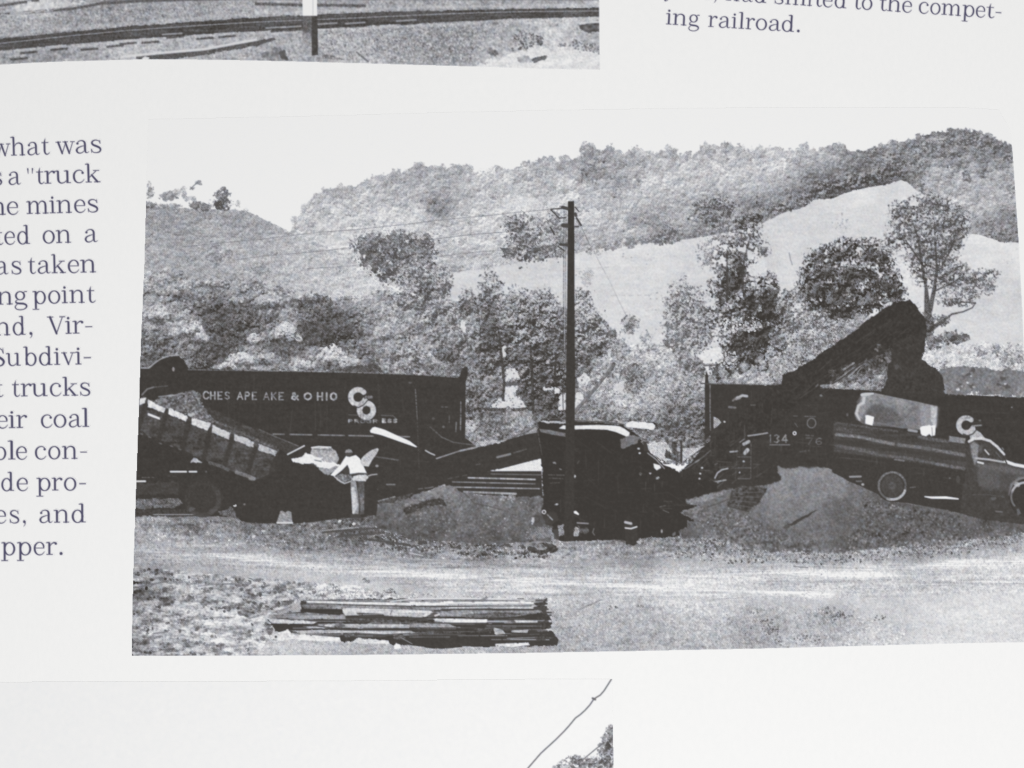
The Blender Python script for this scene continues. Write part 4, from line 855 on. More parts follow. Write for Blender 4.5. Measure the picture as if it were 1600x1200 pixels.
for pts, t, w in (([(1145, 626), (1152, 620)], 128, 3), ([(1152, 622), (1160, 618), (1167, 619)], 196, 4), ([(1150, 624), (1156, 622)], 150, 3), ([(1139, 636), (1149, 637)], 125, 3.4), ([(1173, 633), (1180, 633)], 110, 1.6), ([(1275, 604), (1278, 601)], 128, 2), ([(1283, 603), (1292, 602)], 160, 3.4),
                  ([(1169, 681), (1184, 679), (1199, 676.5)], 168, 2.4), ([(1141, 706), (1152, 705)], 180, 2.6), ([(1162, 694), (1170, 690)], 188, 5), ([(1156, 691), (1163, 686)], 150, 1.6), ([(1164, 708), (1168, 703)], 196, 6), ([(1117, 747), (1121, 739), (1128, 734), (1137, 732)], 188, 2.2),
                  ([(1092, 754), (1112, 754), (1134, 750)], 176, 2.2), ([(1088, 760), (1110, 758), (1122, 754)], 150, 2), ([(1073, 757), (1084, 757)], 120, 1.6), ([(1070, 733), (1096, 716), (1110, 704)], 120, 1.4), ([(1087, 722), (1092, 719)], 140, 2.6), ([(1117, 726), (1121, 724)], 110, 1.6)):
    stroke(pts, w, t, CV2, .9)
for x, y in ((1097, 731), (1094, 740), (1162, 721), (1156, 738), (1093, 748), (1132, 659)):
    ell(x, y, 1.8, 1.5, 200, CV2, rag=.4)
fill([(1115, 651), (1122, 654), (1127, 660), (1120, 667), (1115, 670)], lambda s: 165 + 12 * N1[s], BUSH)
LAD = lab('ladder', BIG, 'short ladder hanging at the foot of the long conveyor')
for y in (714, 731, 748):
    dashes([(1153, y), (1173, y)], 1.5, 118, LAD, 3, 1.5)
dashes([(1152, 700), (1149, 748)], 1.2, 92, LAD, 3, 2); dashes([(1173.5, 694), (1173, 748)], 1.3, 112, LAD, 3, 2)

scribble([(1085, 700), (1180, 660), (1200, 740), (1090, 770)], 60, 72, 112, 503, CV2, (5, 22), (0, 90, -38, -38))
scribble([(1230, 600), (1420, 480), (1440, 500), (1390, 545), (1260, 630)], 60, 70, 92, 504, CV2, (10, 40), (-36, -36, -38))
scribble([(1110, 605), (1290, 610), (1300, 730), (1120, 700)], 60, 70, 90, 505, HC2, (6, 26), (0, 90, 90))
scribble([(1480, 622), (1600, 630), (1600, 700), (1480, 650)], 14, 70, 86, 506, HC2, (8, 30), (0, 90))
# --- gap between loading hopper and conveyor ---------------------------------------------------------
fill([(1010, 690), (1028, 684), (1060, 682), (1100, 690), (1100, 698), (1067, 724), (1060, 728), (1040, 722), (1012, 708)], lambda s: 118 + 22 * N2[s] + 12 * N1[s], BUSH, rag=1.5)
fill([(1010, 693), (1022, 690), (1042, 692), (1048, 702), (1049, 712), (1040, 720), (1030, 716), (1012, 706)], lambda s: 196 + 12 * N1[s], GROUND, rag=1)
fill([(1067, 700), (1086, 700), (1102, 696), (1066, 722)], lambda s: 186 + 12 * N1[s], GROUND)
stroke([(1037, 718), (1058, 719)], 2.2, 200, GROUND)
MAN2 = lab('person', BIG, 'small dark figure standing in the gap beside the long conveyor')
fill([(1039, 712), (1042, 704), (1047, 707), (1049, 714), (1058, 716), (1058, 709), (1050, 700), (1051, 690), (1056, 688), (1059, 698), (1060, 722), (1040, 716)], lambda s: 82 + 9 * N1[s], MAN2, rag=.6)
ell(1060, 703, 4, 4, 190, GROUND, .8, rag=1)
stroke([(1064.5, 690), (1064.5, 722)], 3, 74, MAN2)

# --- loading hopper (bin) ---------------------------------------------------------------------------------
BIN = lab('loading_hopper', BIG, 'big black loading hopper with a pale curved rim behind the utility pole')
fill([(840, 662), (844, 656), (870, 655), (890, 658), (972, 664), (990, 676), (1003, 684), (1002, 690), (1010, 700), (1020, 712), (1036, 726), (1060, 736), (1075, 750), (1120, 752), (1122, 768), (1100, 776), (1072, 781), (1073, 786), (1098, 790), (1068, 797), (1064, 800), (1072, 807), (1088, 814), (1074, 815), (1073, 824),
      (1062, 828), (1062, 839), (1030, 840), (998, 842), (996, 850), (979, 851.5), (977, 844), (940, 844), (899, 845.5), (882, 846), (874, 845), (868, 838), (863, 832), (864, 826), (853, 818), (846, 800), (848, 785), (847, 735), (845, 716), (841, 690)], lambda s: 61 + 1.6 * N1[s] + 1.5 * N2[s], BIN, rag=.8)
scribble([(850, 680), (980, 690), (1060, 740), (1060, 820), (860, 835)], 70, 66, 84, 501, BIN)
scribble([(1000, 720), (1110, 740), (1070, 800), (1000, 800)], 26, 70, 100, 502, BIN, (5, 18))
stroke([(850, 653.5), (878, 655), (900, 657.5), (940, 659), (975, 663)], 1.6, 92, BIN)
fill([(844, 657.6), (884, 658), (884, 661.5), (846, 660.5)], lambda s: 190 + 14 * N1[s], BIN, rag=.4)
fill([(873, 669.5), (880, 664.5), (885, 665), (885, 671)], 228, BIN)
fill([(842, 670), (860, 672), (886, 677), (886, 683), (862, 679), (845, 675)], lambda s: 120 + 6 * N1[s], BIN)
RIM = lab('hopper_rim', BIG, 'white curved sheet metal rim of the loading hopper')
fill([(896, 665), (935, 664), (960, 665), (968, 666), (976, 670), (984, 676), (982, 684), (974, 680), (962, 675), (948, 671.5), (920, 670.5), (897, 671)], lambda s: 230 + 4 * N1[s], RIM)
fill([(978, 661), (985, 658.5), (1020, 660), (1024, 664), (1022, 671), (1004, 670), (978, 667)], lambda s: 228 + 5 * N1[s], RIM, rag=.4)
fill([(970, 686), (985, 680), (1002, 683), (996, 694), (982, 698), (970, 701)], lambda s: 118 + 6 * N1[s], BIN, rag=.6)
fill([(1005, 690), (1010, 690), (1014, 706), (1006, 704)], 72, BIN)
fill([(1021, 724), (1031, 727), (1033, 731), (1026, 735), (1022, 731)], 230, BIN)
stroke([(1012, 708), (1024, 717), (1038, 732)], 1.8, 180, BIN, .8)
for x, y, t in ((998, 701, 200), (999, 707, 225), (1000, 740.5, 120), (1016, 740, 200), (1027, 747, 175), (897.5, 744.5, 230), (866, 723, 150), (876, 732, 140), (868, 788, 130), (870, 788, 190), (833, 812, 235), (832, 818, 225), (850, 820, 150)):
    ell(x, y, 2.4, 1.6, t, BIN, .9, rag=.6)
for a, b, t in (((857, 742), (882, 742.5), 105), ((858, 747), (880, 748), 110), ((860, 755), (876, 754), 100), ((902, 724), (905, 720), 100), ((1031, 792), (1040, 790), 120), ((1036, 797), (1045, 801), 120), ((1088, 792), (1068, 800), 130), ((840, 672), (843, 690), 110), ((843, 690), (847, 712), 98)):
    dashes([a, b], 1.4, t, BIN, 3, 2)
fill([(896, 799), (900, 798), (905, 803), (904, 805), (897, 802)], 236, BIN)
stroke([(902, 817), (919, 818)], 2.2, 150, BIN); stroke([(904, 822), (908, 832)], 1.4, 120, BIN)
fill([(872, 820), (880, 819), (882, 836), (873, 838)], lambda s: 148 + 10 * N1[s], GROUND, rag=1)
fill([(896, 828), (901, 823), (906, 830), (903, 838), (897, 838)], lambda s: 158 + 10 * N1[s], GROUND, rag=1)
fill([(908, 826), (916, 824), (918, 834), (910, 836)], lambda s: 105 + 10 * N1[s], BIN, .8, rag=1)
stroke([(928, 826), (926, 832), (929, 836)], 1.6, 120, BIN)
fill([(858, 798), (868, 801), (872, 812), (864, 818), (852, 816)], 74, BIN, .8, rag=1); ring(850, 800, 2.6, 1.7, 215, BIN)
stroke([(855, 804), (863, 812)], 2, 170, BIN)
fill([(845, 820), (864, 820), (864, 838), (852, 840), (820, 842)], lambda s: 140 + 8 * N1[s], GROUND, .7, rag=1.5)
ring(824 + 14, 811, 5, 3, 78, BIN, .8); fill([(834, 802), (858, 802), (864, 824), (846, 822), (832, 818)], 80, BIN, .6, rag=1.5); ell(833, 813, 2, 5, 215, BIN, .8, rag=.6)
DRUM = lab('small_drum', BIG, 'small drum with pale bands at the foot of the loading hopper')
fill([(976, 812), (980, 809), (986, 812), (990, 822), (996, 824), (996, 850), (978, 851), (976, 826)], BLK, DRUM)
stroke([(977, 816), (986, 818)], 4, 196, DRUM, .9); stroke([(977, 825), (986, 826), (995, 823)], 2.2, 222, DRUM); ell(1034, 830, 1.6, 3, 180, BIN, .8); ell(1054, 834, 3, 3, 128, BIN, .8, rag=1); ell(998, 848, 4, 2, 190, GROUND, .9, rag=.8)
TY = lab('tire', BIG, 'worn tire lying flat on the ground left of the utility pole')
ell(848, 857, 24, 9, lambda s: 80 + 7 * N1[s] + 5 * N2[s], TY, rag=1.4)
ell(845, 855, 10, 3.6, lambda s: 132 + 20 * N2[s], GROUND, .85, rag=1.6)
ell(834, 849, 14, 4, lambda s: 128 + 14 * N2[s], GROUND, .8, rag=1.6)
stroke([(822, 850), (834, 847), (848, 847)], 1.8, 165, TY, .8)
fill([(864, 828), (872, 826), (874, 844), (866, 842)], 82, BIN, .9)

# --- right coal pile and grate ----------------------------------------------------------------------------
CP2 = lab('coal_pile', BIG, 'tall smooth heap of grey coal in front of the flatbed truck')
TC2 = lambda s: 111 + 4 * F12[s] + 5 * F25[s] + 4.5 * N1[s] + 3.5 * N2[s] + 3 * E12[s] + np.clip((790 - YY[s]) * .28, -10, 14)
fill([(1071, 781), (1090, 776), (1130, 765), (1160, 762), (1201, 758), (1220, 750), (1212, 729), (1216, 727), (1226, 733), (1240, 732), (1252, 729), (1268, 733), (1284, 731), (1297, 731.5), (1306, 738), (1312, 742), (1321, 751), (1340, 757), (1375, 774), (1394, 783), (1422, 788), (1474, 795), (1500, 802), (1525, 809), (1570, 816), (1610, 818),
      (1610, 834), (1520, 842), (1420, 852), (1300, 864), (1180, 858), (1110, 838), (1064, 842), (1062, 828), (1074, 824), (1075, 815), (1088, 814), (1072, 806), (1066, 800), (1096, 793), (1074, 787)], TC2, CP2, rag=.8)
fill([(1221, 733), (1252, 730), (1290, 733), (1312, 745), (1318, 768), (1300, 770), (1270, 758), (1230, 748)], lambda s: 138 + 5 * N1[s], CP2, .5, soft=6)
fill([(1296, 790), (1330, 785), (1340, 830), (1300, 838)], lambda s: 92 + 6 * N1[s], CP2, .55, soft=9)
fill([(1330, 778), (1500, 806), (1500, 850), (1330, 850)], lambda s: 100 + 8 * N1[s] + 10 * N2[s] + 9 * E6[s] + 7 * E12[s], CP2, .8, soft=8)
fill([(1080, 800), (1150, 800), (1200, 830), (1300, 845), (1180, 856), (1090, 836)], lambda s: 118 + 9 * N1[s] + 12 * N2[s] + 9 * E6[s], CP2, .7, soft=5)
for k in range(26):
    x = rng.uniform(1200, 1310); y = rng.uniform(745, 790)
    stroke([(x, y, .8), (x + (x - 1258) * .35 + rng.normal() * 3, y + rng.uniform(14, 40), 2.4)], 2, rng.choice([104, 134, 140, 98]), CP2, .3, 1.5)
fill([(1071, 783), (1090, 777), (1136, 766), (1134, 772), (1105, 783), (1080, 788)], lambda s: 140 + 9 * N1[s], CP2, .8, rag=1)
fill([(1070, 799), (1084, 795), (1100, 796), (1090, 802), (1075, 802)], lambda s: 130 + 9 * N1[s], CP2, .8, rag=1)
leaves([(1330, 770), (1600, 825), (1600, 840), (1320, 858)], 420, .8, 2.2, 90, 10, 161, alpha=.6)
leaves([(1330, 775), (1600, 830), (1600, 840), (1320, 858)], 170, .8, 1.6, 172, 22, 162, alpha=.75)
leaves([(1090, 800), (1240, 780), (1320, 850), (1100, 838)], 260, .8, 2.0, 100, 10, 163, alpha=.55)
leaves([(1090, 800), (1240, 780), (1320, 850), (1100, 838)], 180, .8, 1.6, 172, 18, 164, alpha=.7)
fill([(1223, 824), (1232, 816), (1262, 804), (1284, 783), (1279, 796), (1252, 812), (1230, 825)], lambda s: 102 + 5 * N1[s], CP2, .5, soft=2)
fill([(1224, 823), (1240, 815), (1262, 803), (1279, 795), (1270, 802), (1250, 814), (1230, 826), (1225, 826)], 78, CP2, rag=.5)
dashes([(1280, 790), (1300, 772)], 2, 100, CP2, 5, 3, .6)
dashes([(1276, 737), (1284, 748)], 1.6, 105, CP2, 4, 3); ell(1293, 756, 2.4, 2, 225, CP2, rag=.6)
cone_ = [(1214, 729), (1226, 734), (1252, 730), (1286, 732), (1308, 740), (1322, 752), (1344, 776), (1352, 812), (1320, 846), (1240, 842), (1172, 806), (1187, 785), (1202, 760), (1220, 750)]
fill(cone_, lambda s: 126 + 4 * N1[s] + 3 * N2[s] + 4 * F25[s] + np.clip((1280 - XX[s]) * .12, -10, 6) + np.clip((785 - YY[s]) * .22, -14, 10), CP2, .75, rag=1, soft=2)
for k in range(16):
    x = rng.uniform(1205, 1310); y = rng.uniform(742, 795)
    stroke([(x, y, .8), (x + (x - 1258) * .4 + rng.normal() * 3, y + rng.uniform(14, 40), 2.4)], 2, rng.choice([108, 140, 144, 104]), CP2, .3, 1.5)
fill([(1224, 823), (1240, 815), (1262, 803), (1279, 795), (1270, 802), (1250, 814), (1230, 826), (1225, 826)], 74, CP2, rag=.5)
ell(1318, 796, 16, 24, lambda s: 98 + 4 * N1[s], CP2, .5, rag=3, soft=5)
foot_ = [(1090, 836), (1180, 854), (1300, 858), (1420, 846), (1520, 836), (1612, 828), (1612, 850), (1500, 866), (1300, 882), (1180, 876), (1080, 856)]
fill(foot_, lambda s: .5 * G[s] + .5 * (134 + 14 * N2[s] + 12 * N1[s] + 10 * HS[s]), None, .85, rag=5, soft=3)
leaves(foot_, 330, .9, 2.6, 96, 16, 165, alpha=.65); leaves(foot_, 170, .8, 1.9, 196, 22, 166, alpha=.75)
for x, y, rx, ry, t in ((1312, 800, 26, 26, 98), (1240, 770, 20, 24, 130), (1290, 760, 14, 20, 136), (1360, 815, 40, 16, 100), (1450, 820, 50, 14, 102), (1200, 810, 26, 16, 122), (1262, 830, 40, 12, 112)):
    ell(x, y, rx, ry, lambda s, t=t: t + 5 * N1[s] + 5 * N2[s], CP2, .4, rag=4, soft=5)
GRT = lab('grate', BIG, 'dark slatted grate leaning against the tall coal heap')
fill([(1143, 767), (1160, 758), (1199, 763), (1187, 784), (1169, 800), (1137, 791)], lambda s: 84 + 10 * N2[s] + 6 * N1[s], GRT, rag=.6)
fill([(1165, 766), (1199, 764), (1186, 784), (1169, 799), (1158, 790)], lambda s: 70 + 6 * N2[s], GRT, .8, rag=.8)
for k in range(4):
    stroke([(1146 + k * -1, 770 + k * 6), (1190 - k * 5, 769 + k * 8)], 1.2, 118, GRT, .6)
stroke([(1144, 767), (1138, 791), (1169, 799)], 2, 78, GRT, .8)
stroke([(1106, 792), (1124, 786), (1138, 780)], 2, 82, CP2, .7)

# --- flatbed truck --------------------------------------------------------------------------------------
FT = lab('flatbed_truck', BIG, 'dark stake bed truck with a rounded cab backed up the coal heap')
FTB = lambda s: DK + 8 + 2 * N1[s] + 2 * N2[s]
fill([(1296, 652), (1330, 655), (1500, 690), (1515, 690), (1520, 800), (1474, 796), (1440, 790), (1418, 786), (1394, 784), (1375, 774), (1350, 762), (1300, 738)], lambda s: DK + 1 + 2 * N1[s], FT)
fill([(1514, 690), (1518, 685), (1528, 683), (1545, 686), (1560, 696), (1570, 711), (1574, 719), (1615, 728), (1615, 822), (1588, 818), (1525, 809), (1500, 802)], FTB, FT, rag=.3)
fill([(1522, 722), (1560, 722), (1612, 732), (1612, 770), (1540, 765), (1522, 750)], lambda s: 92 + 3 * N1[s], FT, .7, soft=6)
fill([(1528, 724), (1570, 728), (1612, 738), (1612, 746), (1560, 736), (1528, 730)], lambda s: 118 + 4 * N1[s], FT, .5, soft=4)
stroke([(1578, 772), (1581, 757), (1592, 748), (1612, 745)], 4, 146, FT, .7, 1.5)
stroke([(1524, 726), (1527, 760), (1526, 796)], 1.2, 72, FT, .7)
stroke([(1560, 724), (1562, 765)], 1.0, 82, FT, .6)
fill([(1516, 694), (1522, 690), (1530, 696), (1528, 716), (1523, 728), (1518, 712)], lambda s: 158 + 8 * N1[s], FT, .75, soft=2)
fill([(1529, 700), (1534, 693), (1546, 693), (1558, 704), (1567, 719), (1552, 719), (1528, 715)], lambda s: 78 + 4 * N1[s], FT)
stroke([(1514, 690, 4), (1522, 685, 5), (1534, 685, 4.4), (1547, 689, 4), (1558, 698, 4), (1569, 710, 3.4)], 4, lambda s: 208 + 6 * N1[s], FT)
stroke([(1525, 716), (1545, 718), (1568, 722)], 3, 180, FT); stroke([(1571, 721), (1585, 726), (1612, 731)], 5, 226, FT); stroke([(1528, 722), (1536, 724)], 3, 215, FT)
stroke([(1539, 703), (1545, 710)], 2.2, 200, FT); stroke([(1556, 706), (1562, 714)], 1.6, 110, FT, .8); stroke([(1566, 700), (1568, 703)], 2, 120, FT); stroke([(1568, 714), (1573, 724)], 2, 70, FT)
ell(1532, 702, 3, 6, 118, FT, .5, soft=1)
fill([(1302, 658), (1400, 672), (1512, 692), (1510, 736), (1400, 718), (1303, 706)], lambda s: 84 + 3 * N1[s] + 4 * HL[s], FT, .75, soft=1)
fill([(1304, 686), (1400, 698), (1510, 716), (1510, 722), (1400, 706), (1304, 693)], 70, FT, .6, soft=1)
fill([(1528, 726), (1562, 730), (1562, 764), (1530, 760)], lambda s: 102 + 3 * N1[s], FT, .6, soft=3)
for pts, w, t, al in (([(1307, 661), (1350, 667), (1402, 674)], 3, 96, .8), ([(1307, 679), (1340, 682), (1396, 694)], 5, 140, .8), ([(1404, 695), (1450, 701), (1506, 711)], 5, 128, .8), ([(1308, 697), (1340, 702), (1370, 709)], 5.5, 112, .75), ([(1376, 711), (1420, 716), (1460, 724)], 4.5, 106, .75), ([(1464, 725), (1506, 732)], 4.5, 128, .75),
                      ([(1398, 718), (1412, 720)], 2.2, 150, .8), ([(1310, 670), (1330, 673)], 7, 100, .5), ([(1436, 683), (1480, 690)], 5, 116, .6)):
    stroke(pts, w, lambda s, t=t: t + 9 * N1[s], FT, al, 1)
fill([(1483, 681), (1509, 685), (1507, 693), (1483, 690)], lambda s: 140 + 6 * N1[s], FT)
TANK = lab('cargo_tank', BIG, 'dull silver tank with bright ends lying on the flatbed truck')
fill([(1346, 616), (1350, 613.5), (1364, 613.5), (1400, 621), (1430, 627), (1452, 632), (1465, 634.5), (1463, 668), (1440, 672), (1400, 668), (1352, 664), (1338, 656), (1335, 646), (1340, 634), (1347, 628)],
     lambda s: 120 + 4 * N1[s] + 4 * N2[s] + 7 * F25[s] + 4 * F12[s] + np.clip((XX[s] - 1375) * .3, -10, 24) + np.clip((645 - YY[s]) * .4, -12, 10), TANK)
fill([(1364, 632), (1400, 640), (1410, 660), (1360, 658), (1350, 648)], lambda s: 92 + 4 * N1[s], TANK, .7, soft=6)
fill([(1436, 632), (1466, 636), (1464, 668), (1440, 664)], lambda s: 158 + 5 * N1[s], TANK, .7, soft=6)
fill([(1346, 616), (1364, 616), (1352, 640), (1344, 656), (1336, 648)], lambda s: 165 + 8 * N1[s], TANK, .7, soft=4)
stroke([(1347, 617, 5), (1354, 616, 5), (1364, 615, 3)], 5, 196, TANK); stroke([(1350, 622, 5), (1349, 629, 5), (1341, 634, 4), (1338, 646, 4), (1343, 656, 3)], 5, 200, TANK, .95, 1)
fill([(1454, 634), (1464, 636), (1462, 666), (1455, 660)], lambda s: 196 + 8 * N1[s], TANK, .85, soft=1)
stroke([(1452, 640), (1450, 660)], 4, 140, TANK, .6, 2)
fill([(1352, 649), (1356, 648.5), (1366, 651.5), (1363, 665), (1352, 662)], 236, TANK, rag=.3); fill([(1438, 666), (1462, 664), (1461, 680), (1455, 682), (1452, 678), (1448, 682), (1440, 680)], 236, TANK, rag=.4)
stroke([(1456, 668), (1457, 680)], 1.2, 150, TANK); stroke([(1420, 672), (1432, 674)], 4, 178, TANK, .8); stroke([(1372, 661), (1410, 668)], 3, 128, FT, .6)
ell(1324, 648, 1.8, 2.6, 112, FT, .8); fill([(1342, 622), (1345, 626), (1340, 632), (1338, 628)], 105, TANK, .7)
FW = lab('truck_wheel', BIG, 'rear wheel of the flatbed truck with a pale rim')
ell(1394, 759, 25, 25.5, BLK, FW)
scribble([(1310, 670), (1510, 705), (1510, 780), (1400, 730), (1310, 715)], 60, 72, 96, 507, FT, (8, 36), (8, 8, 90))
ring(1394, 759, 21, 3.4, lambda s: 136 + 12 * N1[s], FW, .75, 160, 320); ring(1394, 759, 21, 3.4, lambda s: 118 + 10 * N1[s], FW, .7, -60, 20); ring(1394, 759, 21.5, 4, lambda s: 192 + 10 * N1[s], FW, .9, 22, 110); ring(1394, 759, 21, 3, 118, FW, .7, 105, 165)
ell(1394, 759, 17, 18, lambda s: 84 + 3 * N1[s] + 3 * N2[s], FW, .8, soft=2)
ell(1394, 759, 6, 6, lambda s: 100 + 5 * N1[s], FW, .6, soft=1)
ring(1394, 759, 12, 1.2, 74, FW, .6)
FW2L = lab('truck_wheel', BIG, 'front wheel of the flatbed truck cut by the picture edge')
ell(1603, 778, 26, 30, BLK, FW2L); ring(1602, 776, 22, 3.6, 188, FW2L, .9, 200, 270); ring(1602, 776, 22, 3, 128, FW2L, .8, 140, 200); ell(1590, 757, 5, 4, 196, FW2L, .7, rag=.8); ell(1591, 800, 3, 5, 130, FW2L, .6, rag=.8)
stroke([(1445, 776, 1.6), (1456, 777.5, 3.4), (1478, 777.5, 4), (1497, 779.5, 2)], 3, 236, FT)
stroke([(1328, 745), (1345, 744.5)], 3, 150, FT); stroke([(1338, 752), (1346, 752)], 2, 120, FT); ell(1348, 757, 2.4, 2, 170, FT)
dashes([(1520, 773), (1545, 773), (1570, 777)], 1.2, 100, FT, 4, 3); ell(1553, 778, 5, 3, 110, FT, .7, rag=1); ell(1497, 749, 3, 6, 96, FT, .6); ell(1484, 747, 1.6, 1, 120, FT); stroke([(1556, 799), (1566, 800)], 2, 118, FT)
stroke([(1422, 762), (1430, 761)], 1.6, 110, FT)

# --- lumber ------------------------------------------------------------------------------------------------
LUM = lab('lumber_pile', BIG, 'stack of rough dark and pale boards lying in the foreground')
fill([(470, 938), (520, 936), (852, 936), (854, 942), (846, 950), (852, 956), (861, 966), (863, 972), (858, 982), (866, 990), (873, 1000), (870, 1009), (828, 1010), (790, 1010), (724, 1011), (690, 1014), (640, 1008), (600, 1000), (520, 998), (430, 986), (424, 976), (418, 968), (428, 960), (470, 956)], BLK, LUM, rag=.5)
WD = lambda t, a=9: (lambda s: t + a * N1[s] + 13 * HL[s] + 6 * N2[s])
r_ = np.random.default_rng(88)
for k in range(130):
    y = r_.uniform(940, 1000); x = r_.uniform(440 if y > 958 else 480, 800); L_ = r_.uniform(20, 130)
    dashes([(x, y), (min(x + L_, 858), y + r_.normal() * 1.0)], r_.uniform(.7, 1.7), r_.choice([78, 120, 150, 178, 205, 215, 222]), LUM, r_.uniform(8, 30), r_.uniform(.5, 3), r_.uniform(.35, .75))
for pts, t in ((((470, 939), (490, 936.5), (852, 938.5), (852, 941), (496, 942)), 120), (((478, 938), (640, 941), (838, 940), (836, 945), (640, 946.5), (478, 943)), 222), (((470, 944), (640, 948), (830, 949), (836, 953), (640, 953), (475, 951)), 112),
               (((535, 951), (545, 950), (676, 954), (680, 956), (664, 964), (600, 959), (535, 956)), 205), (((535, 956), (555, 955), (560, 961), (540, 962)), 200), (((680, 956), (760, 950), (840, 952), (848, 957), (800, 964), (690, 963)), 122),
               (((770, 949), (834, 949), (834, 951.5), (770, 951.5)), 215), (((600, 957), (664, 958), (660, 965), (600, 962)), 165), (((420, 960), (480, 957), (540, 962), (540, 968), (420, 966)), 132), (((418, 966), (480, 970), (496, 972), (490, 975), (424, 974)), 190),
               (((540, 966), (676, 968), (680, 974), (540, 972)), 84), (((677, 966), (730, 967), (762, 968), (760, 973), (720, 973), (680, 971)), 212), (((802, 969), (862, 969), (862, 972), (806, 973)), 196), (((478, 979), (520, 975), (620, 975), (714, 979), (712, 983), (620, 981), (540, 981), (480, 982)), 150),
               (((524, 973), (534, 972), (540, 978), (528, 984), (522, 981)), 104), (((500, 976), (520, 978), (516, 982), (480, 981)), 190), (((456, 986), (500, 984), (690, 986.5), (686, 990), (540, 989), (470, 991)), 168), (((560, 985), (640, 986), (638, 992), (566, 991)), 186),
               (((769, 980), (785, 984), (790, 990), (775, 992)), 170), (((800, 985), (826, 984), (824, 989), (800, 988)), 152), (((838, 985), (862, 983), (864, 986), (840, 987)), 205), (((470, 991), (520, 995), (534, 996), (532, 1003), (460, 1000)), 226), (((554, 997), (610, 1001), (612, 1006), (552, 1004)), 222),
               (((774, 1006), (800, 1005), (826, 1004), (828, 1008), (800, 1011), (774, 1009)), 226), (((842, 995), (866, 996), (864, 998), (842, 997)), 96), (((640, 984), (720, 988), (770, 986), (770, 990), (650, 990)), 70), (((426, 993), (436, 988), (450, 984), (456, 990), (470, 996), (440, 1002), (428, 998)), 215),
               (((640, 974), (700, 974.5), (714, 980), (640, 979)), 124), (((740, 981), (770, 980), (772, 986), (742, 987)), 90), (((720, 960), (780, 956), (820, 958), (800, 964), (730, 966)), 104), (((690, 949), (780, 946), (838, 946), (838, 949), (700, 951)), 196)):
    fill(pts, WD(t + (14 if t > 160 else 26 if t > 108 else 0)), LUM, .93, rag=.35)
    if t > 108:
        x0_ = min(p[0] for p in pts); x1_ = max(p[0] for p in pts); yb_ = max(p[1] for p in pts)
        if yb_ < 990:
            stroke([(x0_, yb_ + 1.2), (x1_, yb_ + 1.2)], 2.2, 66, LUM, .85, .8)
for pts, w, t in (([(470, 942), (560, 945), (680, 948), (830, 947)], 1.3, 90), ([(540, 964), (680, 966)], 2, 76), ([(478, 938), (560, 940), (640, 941)], 1.2, 92), ([(480, 976), (540, 984), (700, 984)], 2.4, 74), ([(612, 954), (610, 960)], 1.4, 110), ([(676, 955), (684, 960), (670, 964)], 3, 100), ([(680, 962), (686, 960)], 3, 222), ([(700, 944), (836, 944)], 1, 150),
                  ([(640, 936), (720, 935), (850, 938)], 2.2, 222), ([(610, 940), (640, 936), (790, 936)], 2, 222), ([(752, 938), (760, 934)], 4, 130), ([(560, 990), (600, 992), (640, 990)], 2.5, 80)):
    stroke(pts, w, t, LUM, .85)
r_ = np.random.default_rng(89)
for k in range(14):
    y = 938 + k * 4.8; x = 853 + r_.uniform(-4, 12) * (1 if y > 955 else .3)
    stroke([(x - r_.uniform(8, 20), y), (x, y + r_.normal())], r_.uniform(2, 4), lambda s: 74 + 8 * N1[s], LUM, .9)
for x, y, rx, ry in ((543, 996, 12, 7), (622, 1000, 14, 9)):
    ell(x, y, rx, ry, BLK, LUM, rag=1); ell(x + 2, y - 4, rx * .7, ry * .35, lambda s: 112 + 10 * N1[s], LUM, .8, rag=.6)
ell(621, 1010, 5.5, 4, 238, LUM, rag=.4); ell(431, 995, 2, 2, 84, LUM); stroke([(626, 996), (644, 1006)], 1.2, 150, LUM)
stroke([(848, 944), (852, 938), (854, 936)], 3, 78, LUM); stroke([(836, 950), (852, 952), (850, 958)], 5, 80, LUM)
fill([(400, 1012), (450, 1000), (500, 1008), (560, 1010), (420, 1022)], lambda s: 205 + 8 * N1[s], GROUND, .6, soft=3)

# --- wires, utility pole ----------------------------------------------------------------------------------
WIRE = [lab('wire', BIG, s) for s in ('uppermost wire running left from the utility pole', 'second wire running left from the utility pole', 'third wire running left from the utility pole', 'thin guy wire slanting down right from the pole top')]
for k, pts, al in ((0, [(284, 386), (331, 381), (406, 374), (498, 363), (555, 359), (639, 350), (696, 343), (761, 337)], .6), (0, [(761, 337), (810, 332), (861, 327)], .5), (1, [(369, 406), (412, 400), (498, 393), (546, 387)], .6), (1, [(655, 376), (667, 375), (742, 366), (784, 363)], .75), (1, [(784, 363), (859, 354), (884, 353)], .4),
                   (2, [(480, 420), (555, 415)], .5), (2, [(677, 402), (742, 394), (800, 390)], .55), (2, [(840, 386), (878, 382)], .4)):
    for (x0, y0), (x1, y1) in zip(pts[:-1], pts[1:]):
        dashes([(x0, y0), (x1, y1)], 1.5, 120, WIRE[k], 14, 1.0, al)
POLE = lab('utility_pole', BIG, 'tall dark wooden utility pole in front of the loading hopper')
dashes([(900, 345), (910, 358), (924, 388)], 1.3, 118, WIRE[3], 9, 2, .8); dashes([(928, 392), (938, 413), (951, 436), (965, 466), (979, 494)], 1.0, 150, WIRE[3], 9, 2, .7)
for x in (881.5, 884.5):
    dashes([(x, 330), (x - 1, 450), (x - 1.5, 552)], 1.4, 92, POLE, 2.2, 1.6, .9)
dashes([(883, 340), (882, 550)], 1.6, 188, POLE, 2, 1.6, .7)
